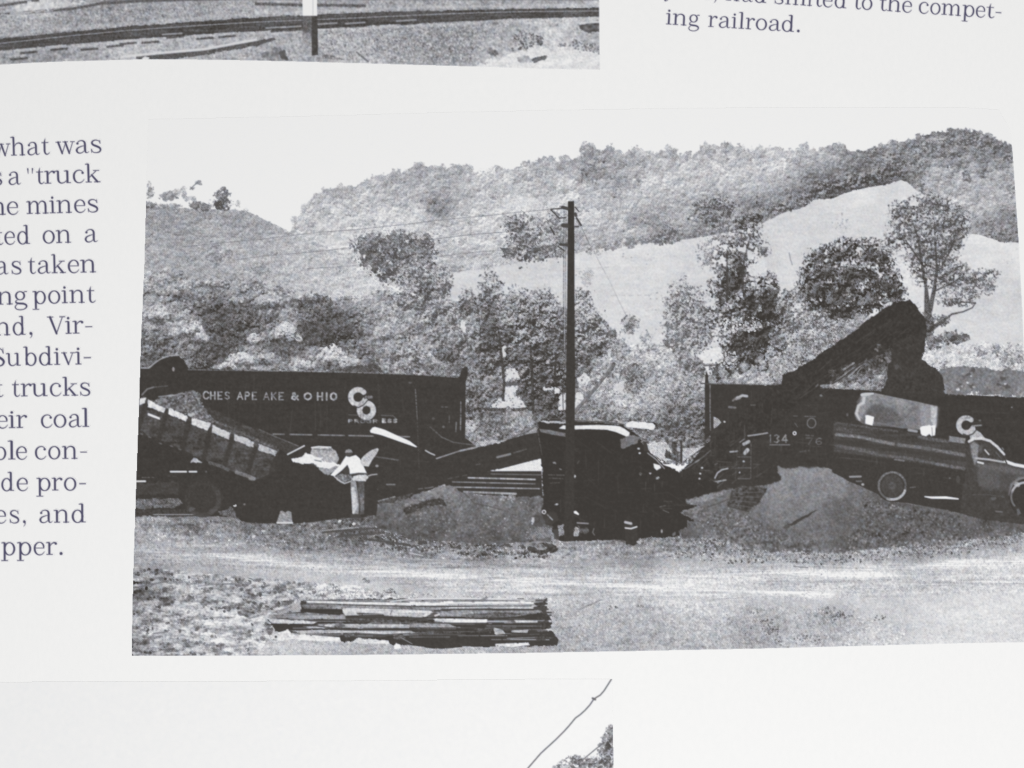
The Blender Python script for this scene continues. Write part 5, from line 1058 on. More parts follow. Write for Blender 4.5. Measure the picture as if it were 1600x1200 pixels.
fill([(887.4, 314.5), (897.2, 314), (897.6, 400), (897.8, 480), (898.6, 600), (897.6, 700), (896.6, 800), (895.5, 845), (881.5, 846), (882.4, 760), (883.4, 690), (884.6, 600), (885.8, 500), (886.8, 400)], lambda s: DK - 1 + 2.2 * N1[s], POLE)
for pts, w in (([(861, 328), (874, 341), (884, 340)], 1.6), ([(861, 327), (884, 325)], 1.6), ([(879, 324), (887, 326)], 5), ([(880, 352), (887, 353)], 6), ([(876, 382), (887, 383)], 4), ([(872, 385), (882, 392)], 1.6), ([(899, 334), (900, 337)], 4), ([(899, 324), (904, 330)], 1.4), ([(899, 354), (904, 354)], 2), ([(901, 341), (908, 352)], 2.6), ([(860, 355), (866, 366)], 2)):
    stroke(pts, w + .5, 78, POLE, .95)

# grain, screen dots, clip to the printed outline
scr = np.cos(XX * 1.777 + .15 * np.sin(YY * .02)) * np.cos(YY * 1.777)
t_ = np.clip((G - DK) / (PAPER - DK), 0, 1)
G += (13 * scr + 3.5 * white) * (t_ * (1 - t_) * 4) ** .7
G = np.clip(G, 60, 238.5).astype(np.float32)
sl, cov = pmask(P_BIG)
full = np.zeros((H, W), np.float32); full[sl] = cov
big_img, big_lab = G.copy(), LAB.copy()
G = base0 * (1 - full) + big_img * full
LAB = np.where(full > .5, big_lab, 0).astype(np.int16)

# ----------------------------------------------------------------------------------------------
#  photograph cut by the top of the frame: railway tracks
# ----------------------------------------------------------------------------------------------
base1, lab1 = G.copy(), LAB.copy()
TOP = lab('printed_photograph', None, 'monochrome photograph of railway tracks along the top of the page')
LAB[:] = TOP
TMT = tone_map([(0, 40, 168), (100, 35, 158), (200, 30, 156), (300, 25, 165), (390, 12, 175), (60, 5, 215), (0, 95, 160), (120, 80, 165), (200, 80, 192), (300, 60, 185), (350, 88, 178), (430, 12, 178), (440, 60, 172), (470, 75, 178), (540, 60, 172), (600, 60, 165),
                (650, 50, 160), (700, 60, 152), (700, 85, 155), (740, 85, 160), (760, 40, 172), (800, 55, 150), (830, 60, 185), (860, 40, 205), (920, 60, 190), (930, 75, 160), (850, 75, 222), (900, 95, 226), (780, 95, 225), (830, 105, 228), (560, 88, 190), (600, 8, 170), (700, 5, 172), (850, 5, 172), (500, 5, 172)], 26)
G[:] = TMT + 9 * N2 + 8 * N1 + 6 * HS
YT = lambda x: 66 - .1 * x + 3.2e-5 * x * x + 3e-8 * x ** 3 * 0       # crown of the near rail
RAILT = lab('railway_rail', TOP, 'near rail of the track, dark with a thin bright head')
xs = np.linspace(-60, 960, 60)
top = [(x, np.interp(x, [-60, 0, 100, 200, 300, 400, 500, 600, 700, 800, 940, 1000], [68, 60, 51, 41.5, 34, 27, 22.5, 18.5, 16.5, 14, 12, 11])) for x in xs]
bot = [(x, np.interp(x, [-60, 0, 100, 200, 300, 400, 500, 600, 700, 800, 940, 1000], [92, 80, 70, 62, 55, 49, 45, 39, 34.5, 29.5, 26, 25])) for x in xs]
rl = [(x, np.interp(x, [-60, 0, 100, 200, 300, 400, 500, 600, 700, 800, 940, 1000], [76, 68, 57, 47.5, 40.5, 34.5, 30.5, 26, 21.5, 18.5, 17, 16])) for x in xs]
fill(top + bot[::-1], lambda s: 88 + 6 * N1[s] + 6 * HL[s], RAILT, rag=.45)
stroke(rl, 1.5, lambda s: 158 + 9 * N1[s], RAILT, .9); stroke([(x, y - 5) for x, y in top], 2.5, 208, None, .5, 2)
stroke([(x, y + 3) for x, y in bot], 4, lambda s: 200 + 12 * N1[s], None, .5, 2)
RAILF = lab('railway_rail', TOP, 'far rail curving along the top of the picture')
for pts in ([(-60, 34), (0, 23.5), (60, 18), (112, 14), (160, 5), (230, 1), (400, -4)], [(-60, 18), (0, 9), (60, 0)], [(400, 6), (480, 8), (570, 9)]):
    stroke(pts, 4.5, lambda s: 96 + 8 * N1[s], RAILF, .9, 1.2)
fill([(20, 14), (50, 6), (100, 2), (140, 3), (120, 9), (70, 14)], lambda s: 218 + 10 * N2[s], None, .8, rag=2)
fill([(-10, 26), (30, 18), (100, 14), (60, 20), (10, 26)], 210, None, .7, rag=1)
stroke([(170, -2), (420, -3), (640, -3), (940, -2)], 6, 110, RAILF, .6, 2)
for x, y in ((45, 82), (92, 77), (140, 77), (180, 72), (235, 66), (320, 60), (30, 92), (200, 68), (274, 58), (355, 57), (436, 48), (460, 47), (516, 42), (560, 41), (640, 37)):
    stroke([(x - 12, y + 1), (x + 12, y - 1)], 3.5, lambda s: 84 + 8 * N1[s], None, .85, 1); stroke([(x - 20, y - 4), (x + 10, y - 6)], 2, 205, None, .7, 1)
PLK = lab('plank', TOP, 'plank lying on the ballast with a pale upper face')
fill([(212, 87), (300, 80), (400, 64), (428, 59), (431, 62), (400, 72), (340, 82), (300, 89), (262, 93), (214, 93)], lambda s: 98 + 7 * N1[s], PLK, rag=.5)
stroke([(190, 89), (250, 83), (320, 77), (400, 62)], 4, 222, PLK, .9, 1); ell(228, 91, 6, 3, 226, None, rag=1)
fill([(405, 92), (415, 80), (432, 74), (445, 78), (452, 96), (402, 97)], lambda s: 140 + 16 * N2[s], None, rag=1.5); fill([(436, 80), (444, 77), (450, 94), (440, 92)], 90, None, .8, rag=1)
fill([(502, 86), (520, 86), (540, 94), (505, 93)], lambda s: 128 + 12 * N2[s], None, rag=1); stroke([(557, 82), (575, 96)], 3, 110, None, .8)
PST = lab('marker_post', TOP, 'square post, white above and dark below, beside the track')
fill([(471.5, -60), (495.5, -60), (495.5, 25), (473, 25)], 240, PST); stroke([(489, -60), (489, 25)], 1.5, 196, PST, .8)
fill([(473, 25), (488, 25), (488, 60), (486, 62), (473, 62)], lambda s: 108 + 8 * N1[s], PST); fill([(473, 50), (487, 50), (487, 86), (474, 84)], lambda s: 160 + 10 * N1[s], PST, .8, soft=5)
fill([(487, 25), (496, 25), (497, 86), (487, 87)], lambda s: 80 + 4 * N1[s], PST)
RK = lab('rock', TOP, 'dark rock beside the track at the right edge')
fill([(905, 40), (916, 36), (940, 36), (940, 50), (914, 51), (907, 46)], lambda s: 104 + 10 * N2[s], RK, rag=.8); stroke([(906, 36), (940, 34)], 3, 222, None, .8, 1)
fill([(745, 102), (770, 92), (800, 84), (850, 76), (940, 80), (940, 120), (745, 112)], lambda s: 226 + 5 * N1[s] + 4 * HS[s], None, .9, rag=2.5)
RK2 = lab('rock', TOP, 'flat two toned rock lying on pale sand')
fill([(808, 90), (820, 87), (832, 91), (830, 98), (810, 98)], lambda s: 178 + 10 * N2[s], RK2, rag=.8); fill([(830, 92), (846, 87), (856, 88), (850, 94), (834, 99)], lambda s: 112 + 9 * N2[s], RK2, rag=.6)
leaves([(800, 45), (850, 55), (846, 72), (800, 80)], 120, 1, 2.6, 100, 18, 171, alpha=.7); leaves([(895, 60), (936, 70), (936, 84), (895, 74)], 70, 1, 2.4, 110, 18, 172, alpha=.7)
blob_tree([(769, 82, 8, 6), (843, 66, 6, 5), (880, 71, 8, 3)], 92, 150, 60, 173, TOP, (1, 2.4), .7)
leaves([(500, 45), (760, 40), (740, 98), (500, 92)], 900, .9, 2.1, 120, 20, 174, alpha=.5); leaves([(500, 45), (800, 35), (740, 98), (500, 92)], 900, .9, 2.0, 215, 14, 175, alpha=.55)
leaves([(-50, 30), (400, 0), (400, 25), (-50, 60)], 500, .9, 2.1, 120, 20, 176, alpha=.4); leaves([(-50, 30), (400, 0), (400, 25), (-50, 60)], 700, .9, 2.0, 205, 14, 177, alpha=.5)
t_ = np.clip((G - DK) / (PAPER - DK), 0, 1)
G += (13 * scr + 3 * white) * (t_ * (1 - t_) * 4) ** .7
G = np.clip(G, 60, 238)
sl, cov = pmask([(-60, -60), (935, -60), (936, 0), (936.5, 60), (937.5, 109), (850, 107.5), (747, 104), (570, 99), (400, 94.5), (300, 93), (212, 93), (100, 96), (50, 98), (0, 101), (-60, 106)])
full = np.zeros((H, W), np.float32); full[sl] = cov
G = base1 * (1 - full) + G * full
LAB = np.where(full > .5, LAB, lab1).astype(np.int16)

# ----------------------------------------------------------------------------------------------
#  photograph cut by the bottom of the frame: pale sky, a cable, tree tops
# ----------------------------------------------------------------------------------------------
base2, lab2 = G.copy(), LAB.copy()
BOT = lab('printed_photograph', None, 'photograph with pale empty sky, a cable and tree tops at the bottom of the page')
LAB[:] = BOT
G[:] = PAPER - 4.6 + 3.8 * np.clip((XX - 60) / 880, 0, 1) + .5 * N3
BT = lab('tree', BOT, 'dark tree tops in the lower right corner of the bottom photograph')
blob_tree([(955, 1150, 9, 18), (950, 1175, 14, 20), (958, 1135, 4, 6), (948, 1162, 6, 10)], 82, 150, 260, 181, BT, (1.2, 2.8), .8)
blob_tree([(905, 1196, 30, 14), (880, 1200, 16, 8), (930, 1192, 26, 10), (898, 1186, 14, 6), (912, 1230, 60, 34), (955, 1220, 30, 40)], 92, 170, 900, 182, BT, (1.2, 2.8), .78, hole=.3)
ell(925, 1174, 9, 6, 236, BT, .8, rag=1.5); ell(882, 1199, 8, 3, 220, BT, .7, rag=1)
CB = lab('cable', BOT, 'long wavy cable slanting up to the right corner')
stroke([(955.5, 1061), (944, 1079), (938, 1086), (928, 1092), (922, 1101), (914, 1110), (906, 1117), (899, 1122), (890, 1133), (882, 1142), (868, 1156), (845, 1177), (826, 1199), (800, 1230)], 2.0, 104, CB); stroke([(926, 1091), (930, 1093)], 3.2, 110, CB)
CB2 = lab('cable', BOT, 'short lower cable running into the tree tops')
stroke([(944, 1160), (930, 1171), (918, 1181), (907, 1190)], 1.8, 118, CB2)
G += 4 * scr * ((np.clip((G - DK) / (PAPER - DK), 0, 1) < .9) * 1.0)
sl, cov = pmask([(-60, 1065.5), (0, 1065), (400, 1064), (800, 1061), (956, 1060), (957.5, 1135), (958.5, 1200), (960, 1290), (-60, 1290)])
full = np.zeros((H, W), np.float32); full[sl] = cov
G = base2 * (1 - full) + G * full
LAB = np.where(full > .5, LAB, lab2).astype(np.int16)
soft_ids = [i for i, p in PARTS.items() if p[0] in ('wooded_ridge', 'tree', 'bush', 'bushes', 'grassy_hill', 'ground', 'dirt_road')]
k_ = blur(np.where(np.isin(LAB, soft_ids), .45, np.where(LAB == LUM, .85, .95)).astype(np.float32), 1)
G = blur(G, 1) * k_ + G * (1 - k_)

# ----------------------------------------------------------------------------------------------
#  text: old style book face, each letter drawn from pen strokes
# ----------------------------------------------------------------------------------------------
INK = np.zeros((H, W), np.float32)               # coverage of blue black text ink
ST, HLN = .175, .085


def spline(pts, n=7):
    P = [np.array((p[0], p[1], p[2]), float) for p in pts]
    if len(P) < 3:
        return P
    P = [2 * P[0] - P[1]] + P + [2 * P[-1] - P[-2]]
    out = []
    for i in range(1, len(P) - 2):
        a, b, c, d = P[i - 1:i + 3]
        for t in np.linspace(0, 1, n, endpoint=False):
            out.append(.5 * ((2 * b) + (c - a) * t + (2 * a - 5 * b + 4 * c - d) * t * t + (3 * b - a - 3 * c + d) * t ** 3))
    out.append(P[-2])
    return out


def B(x0, y0, x1, y1): return ('b', x0, y0, x1, y1)
def S(*pts): return ('s', spline(pts))
def L(*pts): return ('s', [np.array(p, float) for p in pts])
def D(x, y, r): return ('s', [np.array((x, y, 2 * r)), np.array((x + 1e-4, y, 2 * r))])
def O(cx, cy, rx, ry, th=.17, tn=.085):
    return ('s', [np.array((cx + rx * math.cos(t), cy + ry * math.sin(t), tn + (th - tn) * abs(math.cos(t)) ** 1.4)) for t in np.linspace(0, 2 * math.pi, 33)])


def stem(x, y0, y1): return B(x - ST / 2, y0, x + ST / 2, y1)
def foot(x, a=.23, b=.23): return B(x - a, -.005, x + b, .075)
def flag(x, y): return S((x - .22, y - .06, .075), (x - .1, y - .035, .1), (x, y - .05, .12))


ARCH = lambda x0, x1: S((x0 + .06, .70, .07), (x0 + .2, .90, .085), (x0 + (x1 - x0) * .62, .975, .11), (x1 - .05, .86, .15), (x1, .64, .172), (x1, .3, .172), (x1, .04, .172))
GL = {
    'n': [stem(.23, 0, .96), foot(.23), flag(.23, 1.0), ARCH(.23, .93), foot(.93)],
    'm': [stem(.23, 0, .96), foot(.23), flag(.23, 1.0), ARCH(.23, .85), foot(.85, .2, .2), ARCH(.85, 1.47), foot(1.47)],
    'h': [stem(.23, 0, 1.44), foot(.23), flag(.23, 1.48), ARCH(.23, .93), foot(.93)],
    'i': [stem(.23, 0, .96), foot(.23), flag(.23, 1.0), D(.22, 1.22, .105)],
    'l': [stem(.23, 0, 1.44), foot(.23), flag(.23, 1.48)],
    'r': [stem(.23, 0, .96), foot(.23, .23, .27), flag(.23, 1.0), S((.28, .68, .07), (.42, .87, .09), (.6, .955, .12), (.72, .93, .12)), D(.73, .88, .105)],
    't': [S((.31, 1.24, .04), (.26, 1.08, .1), (.24, .9, .165), (.235, .5, .172), (.24, .22, .16), (.32, .05, .12), (.47, .02, .085), (.62, .13, .06)), B(.0, .89, .56, .965)],
    'f': [S((.78, 1.32, .1), (.62, 1.46, .09), (.42, 1.38, .13), (.33, 1.1, .165), (.33, .8, .172), (.33, .04, .172)), B(.08, .89, .68, .965), foot(.33), D(.74, 1.34, .09)],
    'u': [S((.2, .9, .172), (.2, .5, .172), (.22, .22, .165), (.34, .05, .12), (.52, .015, .09), (.72, .1, .08), (.86, .26, .07)), flag(.2, 1.0), stem(.9, .0, .96), flag(.9, 1.0), B(.9, -.005, 1.16, .075)],
    'e': [B(.1, .5, .8, .57), S((.80, .54, .1), (.79, .7, .14), (.7, .88, .12), (.5, .985, .085), (.3, .93, .11), (.13, .74, .155), (.09, .48, .175), (.15, .22, .155), (.3, .05, .11), (.5, .0, .09), (.7, .07, .075), (.85, .24, .05))],
    'c': [S((.77, .80, .09), (.7, .92, .08), (.52, .985, .085), (.3, .93, .11), (.13, .74, .155), (.09, .48, .175), (.15, .22, .155), (.3, .05, .11), (.5, .0, .09), (.7, .07, .075), (.86, .24, .05)), D(.76, .77, .1)],
    'o': [O(.48, .49, .4, .485)],
    'a': [S((.15, .78, .08), (.25, .92, .08), (.45, .985, .085), (.64, .92, .13), (.72, .74, .168), (.72, .3, .17), (.76, .07, .12), (.88, .03, .075), (1.0, .1, .04)), D(.17, .77, .095),
          S((.7, .6, .06), (.45, .53, .085), (.2, .42, .12), (.1, .24, .16), (.18, .06, .12), (.36, .01, .09), (.55, .08, .075), (.7, .24, .06))],
    's': [S((.72, .74, .05), (.64, .91, .07), (.42, .985, .085), (.22, .92, .12), (.15, .77, .145), (.24, .62, .16), (.48, .5, .175), (.68, .38, .16), (.75, .22, .14), (.66, .06, .115), (.42, 0, .085), (.2, .07, .07), (.11, .26, .05)), L((.72, .97, .05), (.73, .72, .07)), L((.1, .02, .05), (.1, .28, .07))],
    'd': [O(.44, .48, .355, .485), stem(.78, 0.0, 1.44), flag(.78, 1.48), B(.78, -.005, 1.03, .075)],
    'b': [O(.6, .48, .37, .485), stem(.25, .03, 1.44), flag(.25, 1.48)],
    'p': [O(.63, .48, .37, .485), stem(.26, -.42, .96), flag(.26, 1.0), B(-.0, -.475, .52, -.4)],
    'g': [O(.44, .66, .295, .32, .145, .085), S((.66, .88, .06), (.78, .97, .08), (.9, .97, .09)), S((.28, .37, .06), (.14, .25, .09), (.16, .12, .13), (.36, .06, .16), (.66, .03, .16), (.86, -.08, .14), (.86, -.26, .11), (.68, -.4, .085), (.42, -.44, .08), (.18, -.38, .085), (.08, -.22, .09), (.16, -.06, .08), (.3, .05, .07))],
    'k': [stem(.23, 0, 1.44), foot(.23, .23, .25), flag(.23, 1.48), L((.3, .40, .085), (.84, .9, .085)), B(.6, .89, 1.08, .965), L((.48, .58, .15), (.92, .05, .175)), B(.66, -.005, 1.16, .075)],
    'w': [L((.2, .92, .17), (.5, .03, .14)), L((.5, .03, .08), (.80, .9, .075)), L((.76, .92, .17), (1.06, .03, .14)), L((1.06, .03, .08), (1.36, .92, .075)), B(0, .89, .42, .965), B(.56, .89, .98, .965), B(1.16, .89, 1.52, .965)],
    'v': [L((.22, .92, .17), (.56, .03, .14)), L((.56, .03, .08), (.9, .92, .075)), B(0, .89, .44, .965), B(.7, .89, 1.08, .965)],
    'y': [L((.22, .92, .17), (.56, .03, .14)), S((.9, .92, .075), (.56, .0, .085), (.42, -.3, .08), (.24, -.42, .08)), D(.17, -.36, .09), B(0, .89, .44, .965), B(.7, .89, 1.08, .965)],
    'V': [L((.24, 1.33, .19), (.72, .04, .16)), L((.72, .04, .09), (1.2, 1.33, .08)), B(0, 1.3, .5, 1.38), B(.96, 1.3, 1.42, 1.38)],
    'S': [S((.9, 1.03, .06), (.8, 1.28, .08), (.55, 1.37, .09), (.28, 1.27, .15), (.2, 1.04, .18), (.33, .83, .2), (.6, .68, .21), (.86, .5, .2), (.95, .3, .18), (.82, .08, .14), (.52, 0, .09), (.25, .1, .08), (.13, .38, .06)), L((.9, 1.36, .06), (.92, 1.0, .08)), L((.12, .02, .06), (.12, .4, .08))],
    ',': [D(.15, .1, .125), S((.23, .1, .13), (.22, -.1, .085), (.1, -.26, .045))],
    '.': [D(.13, .1, .13)],
    '-': [B(.0, .47, .55, .56)],
    '"': [L((.08, 1.2, .12), (.1, .84, .05)), L((.44, 1.2, .12), (.42, .84, .05))],
}
NATW = {'n': 1.16, 'm': 1.7, 'h': 1.16, 'i': .46, 'l': .46, 'r': .84, 't': .62, 'f': .84, 'u': 1.16, 'e': .88, 'c': .88, 'o': .96, 'a': 1.0, 's': .83, 'd': 1.03, 'b': 1.05, 'p': 1.08, 'g': .95, 'k': 1.16, 'w': 1.52, 'v': 1.08, 'y': 1.08, 'V': 1.42, 'S': 1.02, ',': .3, '.': .26, '-': .55, '"': .52}


def glyph(ch, x, y, sx, sy, rot, width=None, shear=0.0):
    if width is not None:
        sx = width / NATW[ch]
    ca, sa = math.cos(rot), math.sin(rot)
    m = 2.2 * sy
    a, b, c, d = clipbox(x - m, y - 1.8 * sy - 6, x + NATW[ch] * sx + m * .4, y + .8 * sy + 6)
    if b <= a or d <= c:
        return
    yy, xx = np.mgrid[a + OY:b + OY, c + OX:d + OX].astype(np.float32)
    xx = xx - x; yy = yy - y
    u = xx * ca + yy * sa; v = -(-xx * sa + yy * ca)
    u = (u - shear * v) / sx; v = v / sy
    k = .5 * (sx + sy)
    best = np.full(u.shape, 1e9, np.float32)
    for g in GL[ch]:
        if g[0] == 'b':
            _, x0, y0, x1, y1 = g
            dd = np.maximum(np.maximum(x0 - u, u - x1) * sx, np.maximum(y0 - v, v - y1) * sy)
            best = np.minimum(best, dd)
        else:
            for p, q in zip(g[1][:-1], g[1][1:]):
                dx, dy = q[0] - p[0], q[1] - p[1]
                t = np.clip(((u - p[0]) * dx + (v - p[1]) * dy) / (dx * dx + dy * dy + 1e-9), 0, 1)
                dd = (np.hypot(u - p[0] - t * dx, v - p[1] - t * dy) - .5 * (p[2] + (q[2] - p[2]) * t)) * k
                best = np.minimum(best, dd)
    cov = np.clip((.55 - best) / 1.3, 0, 1)
    sl = (slice(a, b), slice(c, d))
    INK[sl] = np.maximum(INK[sl], cov)
    return sl, cov


TXL = lab('text_block', None, 'column of blue black text at the left of the large photograph')
TXR = lab('text_block', None, 'last two lines of a text column at the upper right')
LINES = [
    (TXL, 'line ending in the words what was', (0, 244), (150, 238.6), 19.5, 20, [('w', -12, 17), ('h', 17.5, 39.5), ('a', 42.5, 62), ('t', 65.5, 77.5), ('w', 87.5, 117.5), ('a', 118, 139), ('s', 141, 159)]),
    (TXL, 'line ending in the words a truck with an opening quote mark', (15, 288.7), (145, 285), 19.5, 20, [('s', -14, 4), ('a', 13, 32.5), ('"', 42.5, 53), ('t', 57, 69), ('r', 70, 87), ('u', 87, 111), ('c', 114, 132), ('k', 134, 157)]),
    (TXL, 'line ending in the word mines', (5, 335.6), (140, 331.6), 19.5, 20, [('n', -15, 9), ('e', 11, 29), ('m', 42, 76), ('i', 78, 87), ('n', 89, 112.5), ('e', 116, 134), ('s', 136, 154)]),
    (TXL, 'line ending in the words on a', (10, 382), (145, 378.2), 19.5, 20, [('t', -7, 5), ('e', 7, 24), ('d', 27, 47), ('o', 67, 86), ('n', 88, 111), ('a', 132, 152.5)]),
    (TXL, 'line ending in the word taken', (5, 428.6), (140, 425.7), 19.5, 20, [('a', -7, 13), ('s', 17, 34), ('t', 44, 56), ('a', 58.5, 79), ('k', 81, 103), ('e', 106, 124), ('n', 126, 150)]),
    (TXL, 'line ending in the word point', (10, 475.8), (140, 472.8), 19.5, 20, [('n', -4, 20), ('g', 22, 43), ('p', 51, 72), ('o', 75.5, 94.5), ('i', 97, 106), ('n', 109, 132.5), ('t', 136, 149)]),
    (TXL, 'line ending in a capital V and a hyphen', (10, 523.8), (120, 521.3), 19.5, 20, [('n', -8, 16), ('d', 20, 40), (',', 45.5, 51), ('V', 74, 102.5), ('i', 102.5, 112), ('r', 114, 131), ('-', 133.5, 144.5)]),
    (TXL, 'line ending in the broken word Subdivi', (10, 571.8), (120, 569.6), 19.5, 20, [('S', -13, 7.5), ('u', 10.5, 32.5), ('b', 37, 57.5), ('d', 61, 82), ('i', 85, 94), ('v', 96, 117.5), ('i', 118, 127.5), ('-', 131, 142.5)]),
    (TXL, 'line ending in the word trucks', (20, 619.7), (135, 618), 19.5, 20, [('t', -7, 5), ('t', 19, 31), ('r', 33, 50), ('u', 50, 74.5), ('c', 78, 96), ('k', 98.5, 122), ('s', 124, 141.5)]),
    (TXL, 'line ending in the word coal', (10, 669), (135, 667), 19.5, 20, [('e', -5.5, 12.5), ('i', 14, 24), ('r', 26, 43), ('c', 64, 82), ('o', 84, 104), ('a', 107, 127.5), ('l', 129, 139.5)]),
    (TXL, 'line ending in the broken word con', (10, 718), (115, 716.9), 19.5, 20, [('b', -11, 10), ('l', 13, 24), ('e', 25, 42.5), ('c', 54.5, 72.5), ('o', 75.5, 94.5), ('n', 97.5, 121), ('-', 125.5, 136)]),
    (TXL, 'line ending in the broken word pro', (5, 767), (120, 766.2), 19.5, 20, [('d', 2, 22), ('e', 26, 44), ('p', 57, 79), ('r', 81.5, 98), ('o', 100, 119.5), ('-', 124, 134.5)]),
    (TXL, 'line ending in the word and', (10, 817.4), (130, 816.3), 19.5, 20, [('e', -8, 10), ('s', 14, 30.5), (',', 35.5, 40.5), ('a', 61, 82), ('n', 84.5, 108), ('d', 112, 134)]),
    (TXL, 'line ending with a full stop, lowest of the left column', (10, 867.2), (90, 866.9), 19.5, 20, [('p', 2, 24), ('p', 26.5, 49), ('e', 52.5, 70), ('r', 72.5, 89.5), ('.', 93, 98)]),
    (TXR, 'line ending in the broken word compet', (1145, 1.2), (1547, 28), 17.5, 17.6, [('y', 1037, 1054), ('e', 1056, 1072), ('a', 1074, 1092), ('r', 1094, 1108), ('s', 1098, 1112), (',', 1115, 1119.5), ('h', 1134, 1155), ('a', 1159, 1176), ('d', 1178, 1197), ('s', 1209, 1224), ('h', 1227, 1247), ('i', 1250.5, 1259), ('f', 1259.5, 1273), ('t', 1273, 1284), ('e', 1285, 1300.5), ('d', 1303.5, 1322),
      ('t', 1334, 1345), ('o', 1346, 1362.5), ('t', 1374, 1385), ('h', 1386, 1407), ('e', 1409, 1424.5), ('c', 1435, 1450.5), ('o', 1453, 1469), ('m', 1471, 1501), ('p', 1503, 1522), ('e', 1524, 1539), ('t', 1541, 1553), ('-', 1555, 1564)]),
    (TXR, 'line ending in the word railroad', (1041, 38.1), (1240, 49.8), 17.5, 17.6, [('i', 1040.5, 1049), ('n', 1051, 1072.5), ('g', 1075, 1092.5), ('r', 1106.5, 1120.5), ('a', 1122.5, 1141), ('i', 1143, 1151), ('l', 1154, 1162.5), ('r', 1165, 1179), ('o', 1180.5, 1198), ('a', 1200.5, 1219.5), ('d', 1221, 1240.5), ('.', 1245, 1249.5)]),
]
for blk, desc, (xa, ya), (xb, yb), sx, sy, gl in LINES:
    li = lab('text_line', blk, desc)
    sl_m = (yb - ya) / (xb - xa)
    for ch, x0, x1 in gl:
        r_ = glyph(ch, x0, ya + (x0 - xa) * sl_m, sx, sy, math.atan(sl_m), x1 - x0, shear=(-.03 if blk == TXL else .03) * 0)
        if r_:
            cov = r_[1]
            LAB[r_[0]][(cov > .015)] = li
INK = blur(INK, 1) * .5 + INK * .5
# one cell of soft edge belongs to the letter too
for blk_i in [i for i, p in PARTS.items() if p[0] == 'text_line']:
    m = LAB == blk_i
    if m.any():
        ys, xs_ = np.where(m)
        a, b, c, d = max(ys.min() - 2, 0), ys.max() + 3, max(xs_.min() - 2, 0), xs_.max() + 3
        s = m[a:b, c:d]
        g = s | np.roll(s, 1, 0) | np.roll(s, -1, 0); g = g | np.roll(g, 1, 1) | np.roll(g, -1, 1)
        sub = LAB[a:b, c:d]
        sub[g & (sub == 0)] = blk_i


def colours():
    """ink tone -> display colour (0-1, sRGB): warm blacks, cool greys, white paper"""
    g = G - 7.0 * np.clip(1 - (G - DK) / 90.0, 0, 1)
    t = np.clip((g - DK) / (PAPER - DK), -.1, 1)
    mid = np.clip(t * (1 - t) * 4, 0, 1)
    R = g + 2.0 * (1 - t) - 2.6 * mid
    Gc = g - 1.5 * (1 - t) - .2 * mid
    Bc = g - 4.5 * (1 - t) + 6.5 * mid
    c1, c2 = N3, np.roll(N3, 333, 1)
    k = 1.1 * np.clip(mid, 0, 1)
    R = R + k * c1; Bc = Bc - k * c1; Gc = Gc + .6 * k * c2
    c3 = np.roll(N2, 211, 0)
    R = R + .9 * mid * c3; Bc = Bc + 1.1 * mid * np.roll(c3, 99, 1)
    rgb = np.stack([R, Gc, Bc], -1)
    ink = np.array([78, 76, 102], np.float32)
    rgb = rgb * (1 - INK[..., None]) + ink * INK[..., None]
    return np.clip(rgb / 255.0, 0, 1).astype(np.float32)

# ----------------------------------------------------------------------------------------------
#  the book in Blender
# ----------------------------------------------------------------------------------------------
C = bpy.context.scene.collection
scene = bpy.context.scene
FPX, TILT, DIST, BEND = 2000.0, math.radians(7.0), 0.175, 0.46   # focal length in page units, camera tilt, distance, radius of the bowed page
cam_loc = np.array((0.0, -DIST * math.sin(TILT), DIST * math.cos(TILT)))
ca_, sa_ = math.cos(TILT), math.sin(TILT)


def bow(x):
    """height of the gently bowed page"""
    return -x * x / (2 * BEND)


def on_page(px, py, lift=0.0):
    dx, dy = (px - 800.0) / FPX, -(py - 600.0) / FPX
    dz = -1.0
    wx, wy, wz = dx, dy * ca_ - dz * sa_, dy * sa_ + dz * ca_
    x = np.zeros_like(dx)
    for _ in range(14):
        t = (bow(x) - cam_loc[2]) / wz
        x = t * wx
    return np.stack([x, cam_loc[1] + t * wy, bow(x) + lift], -1)


def lin(c):
    return np.where(c <= .04045, c / 12.92, ((c + .055) / 1.055) ** 2.4)


def material(name, build):
    m = bpy.data.materials.new(name); m.use_nodes = True
    nt = m.node_tree; p = nt.nodes['Principled BSDF']
    build(nt, p)
    return m


WHITE_ALBEDO = 0.82
K = float(lin(np.array(PAPER / 255.0))) / WHITE_ALBEDO
SPEC = 0.006


def m_ink(nt, p):
    a = nt.nodes.new('ShaderNodeAttribute'); a.attribute_name = 'ink'
    nt.links.new(a.outputs['Color'], p.inputs['Base Color'])
    n = nt.nodes.new('ShaderNodeTexNoise'); n.inputs['Scale'].default_value = 900
    r = nt.nodes.new('ShaderNodeMapRange'); r.inputs['To Min'].default_value = .5; r.inputs['To Max'].default_value = .62
    nt.links.new(n.outputs['Fac'], r.inputs['Value']); nt.links.new(r.outputs['Result'], p.inputs['Roughness'])
    p.inputs['Specular IOR Level'].default_value = .25


def m_paper(nt, p):
    n = nt.nodes.new('ShaderNodeTexNoise'); n.inputs['Scale'].default_value = 260; n.inputs['Detail'].default_value = 6
    r = nt.nodes.new('ShaderNodeValToRGB')
    w = WHITE_ALBEDO
    r.color_ramp.elements[0].position = .3; r.color_ramp.elements[0].color = (w * .988, w * .99, w * .99, 1)
    r.color_ramp.elements[1].position = .7; r.color_ramp.elements[1].color = (w * 1.006, w * 1.005, w * 1.003, 1)
    nt.links.new(n.outputs['Fac'], r.inputs['Fac']); nt.links.new(r.outputs['Color'], p.inputs['Base Color'])
    p.inputs['Roughness'].default_value = .56; p.inputs['Specular IOR Level'].default_value = .25


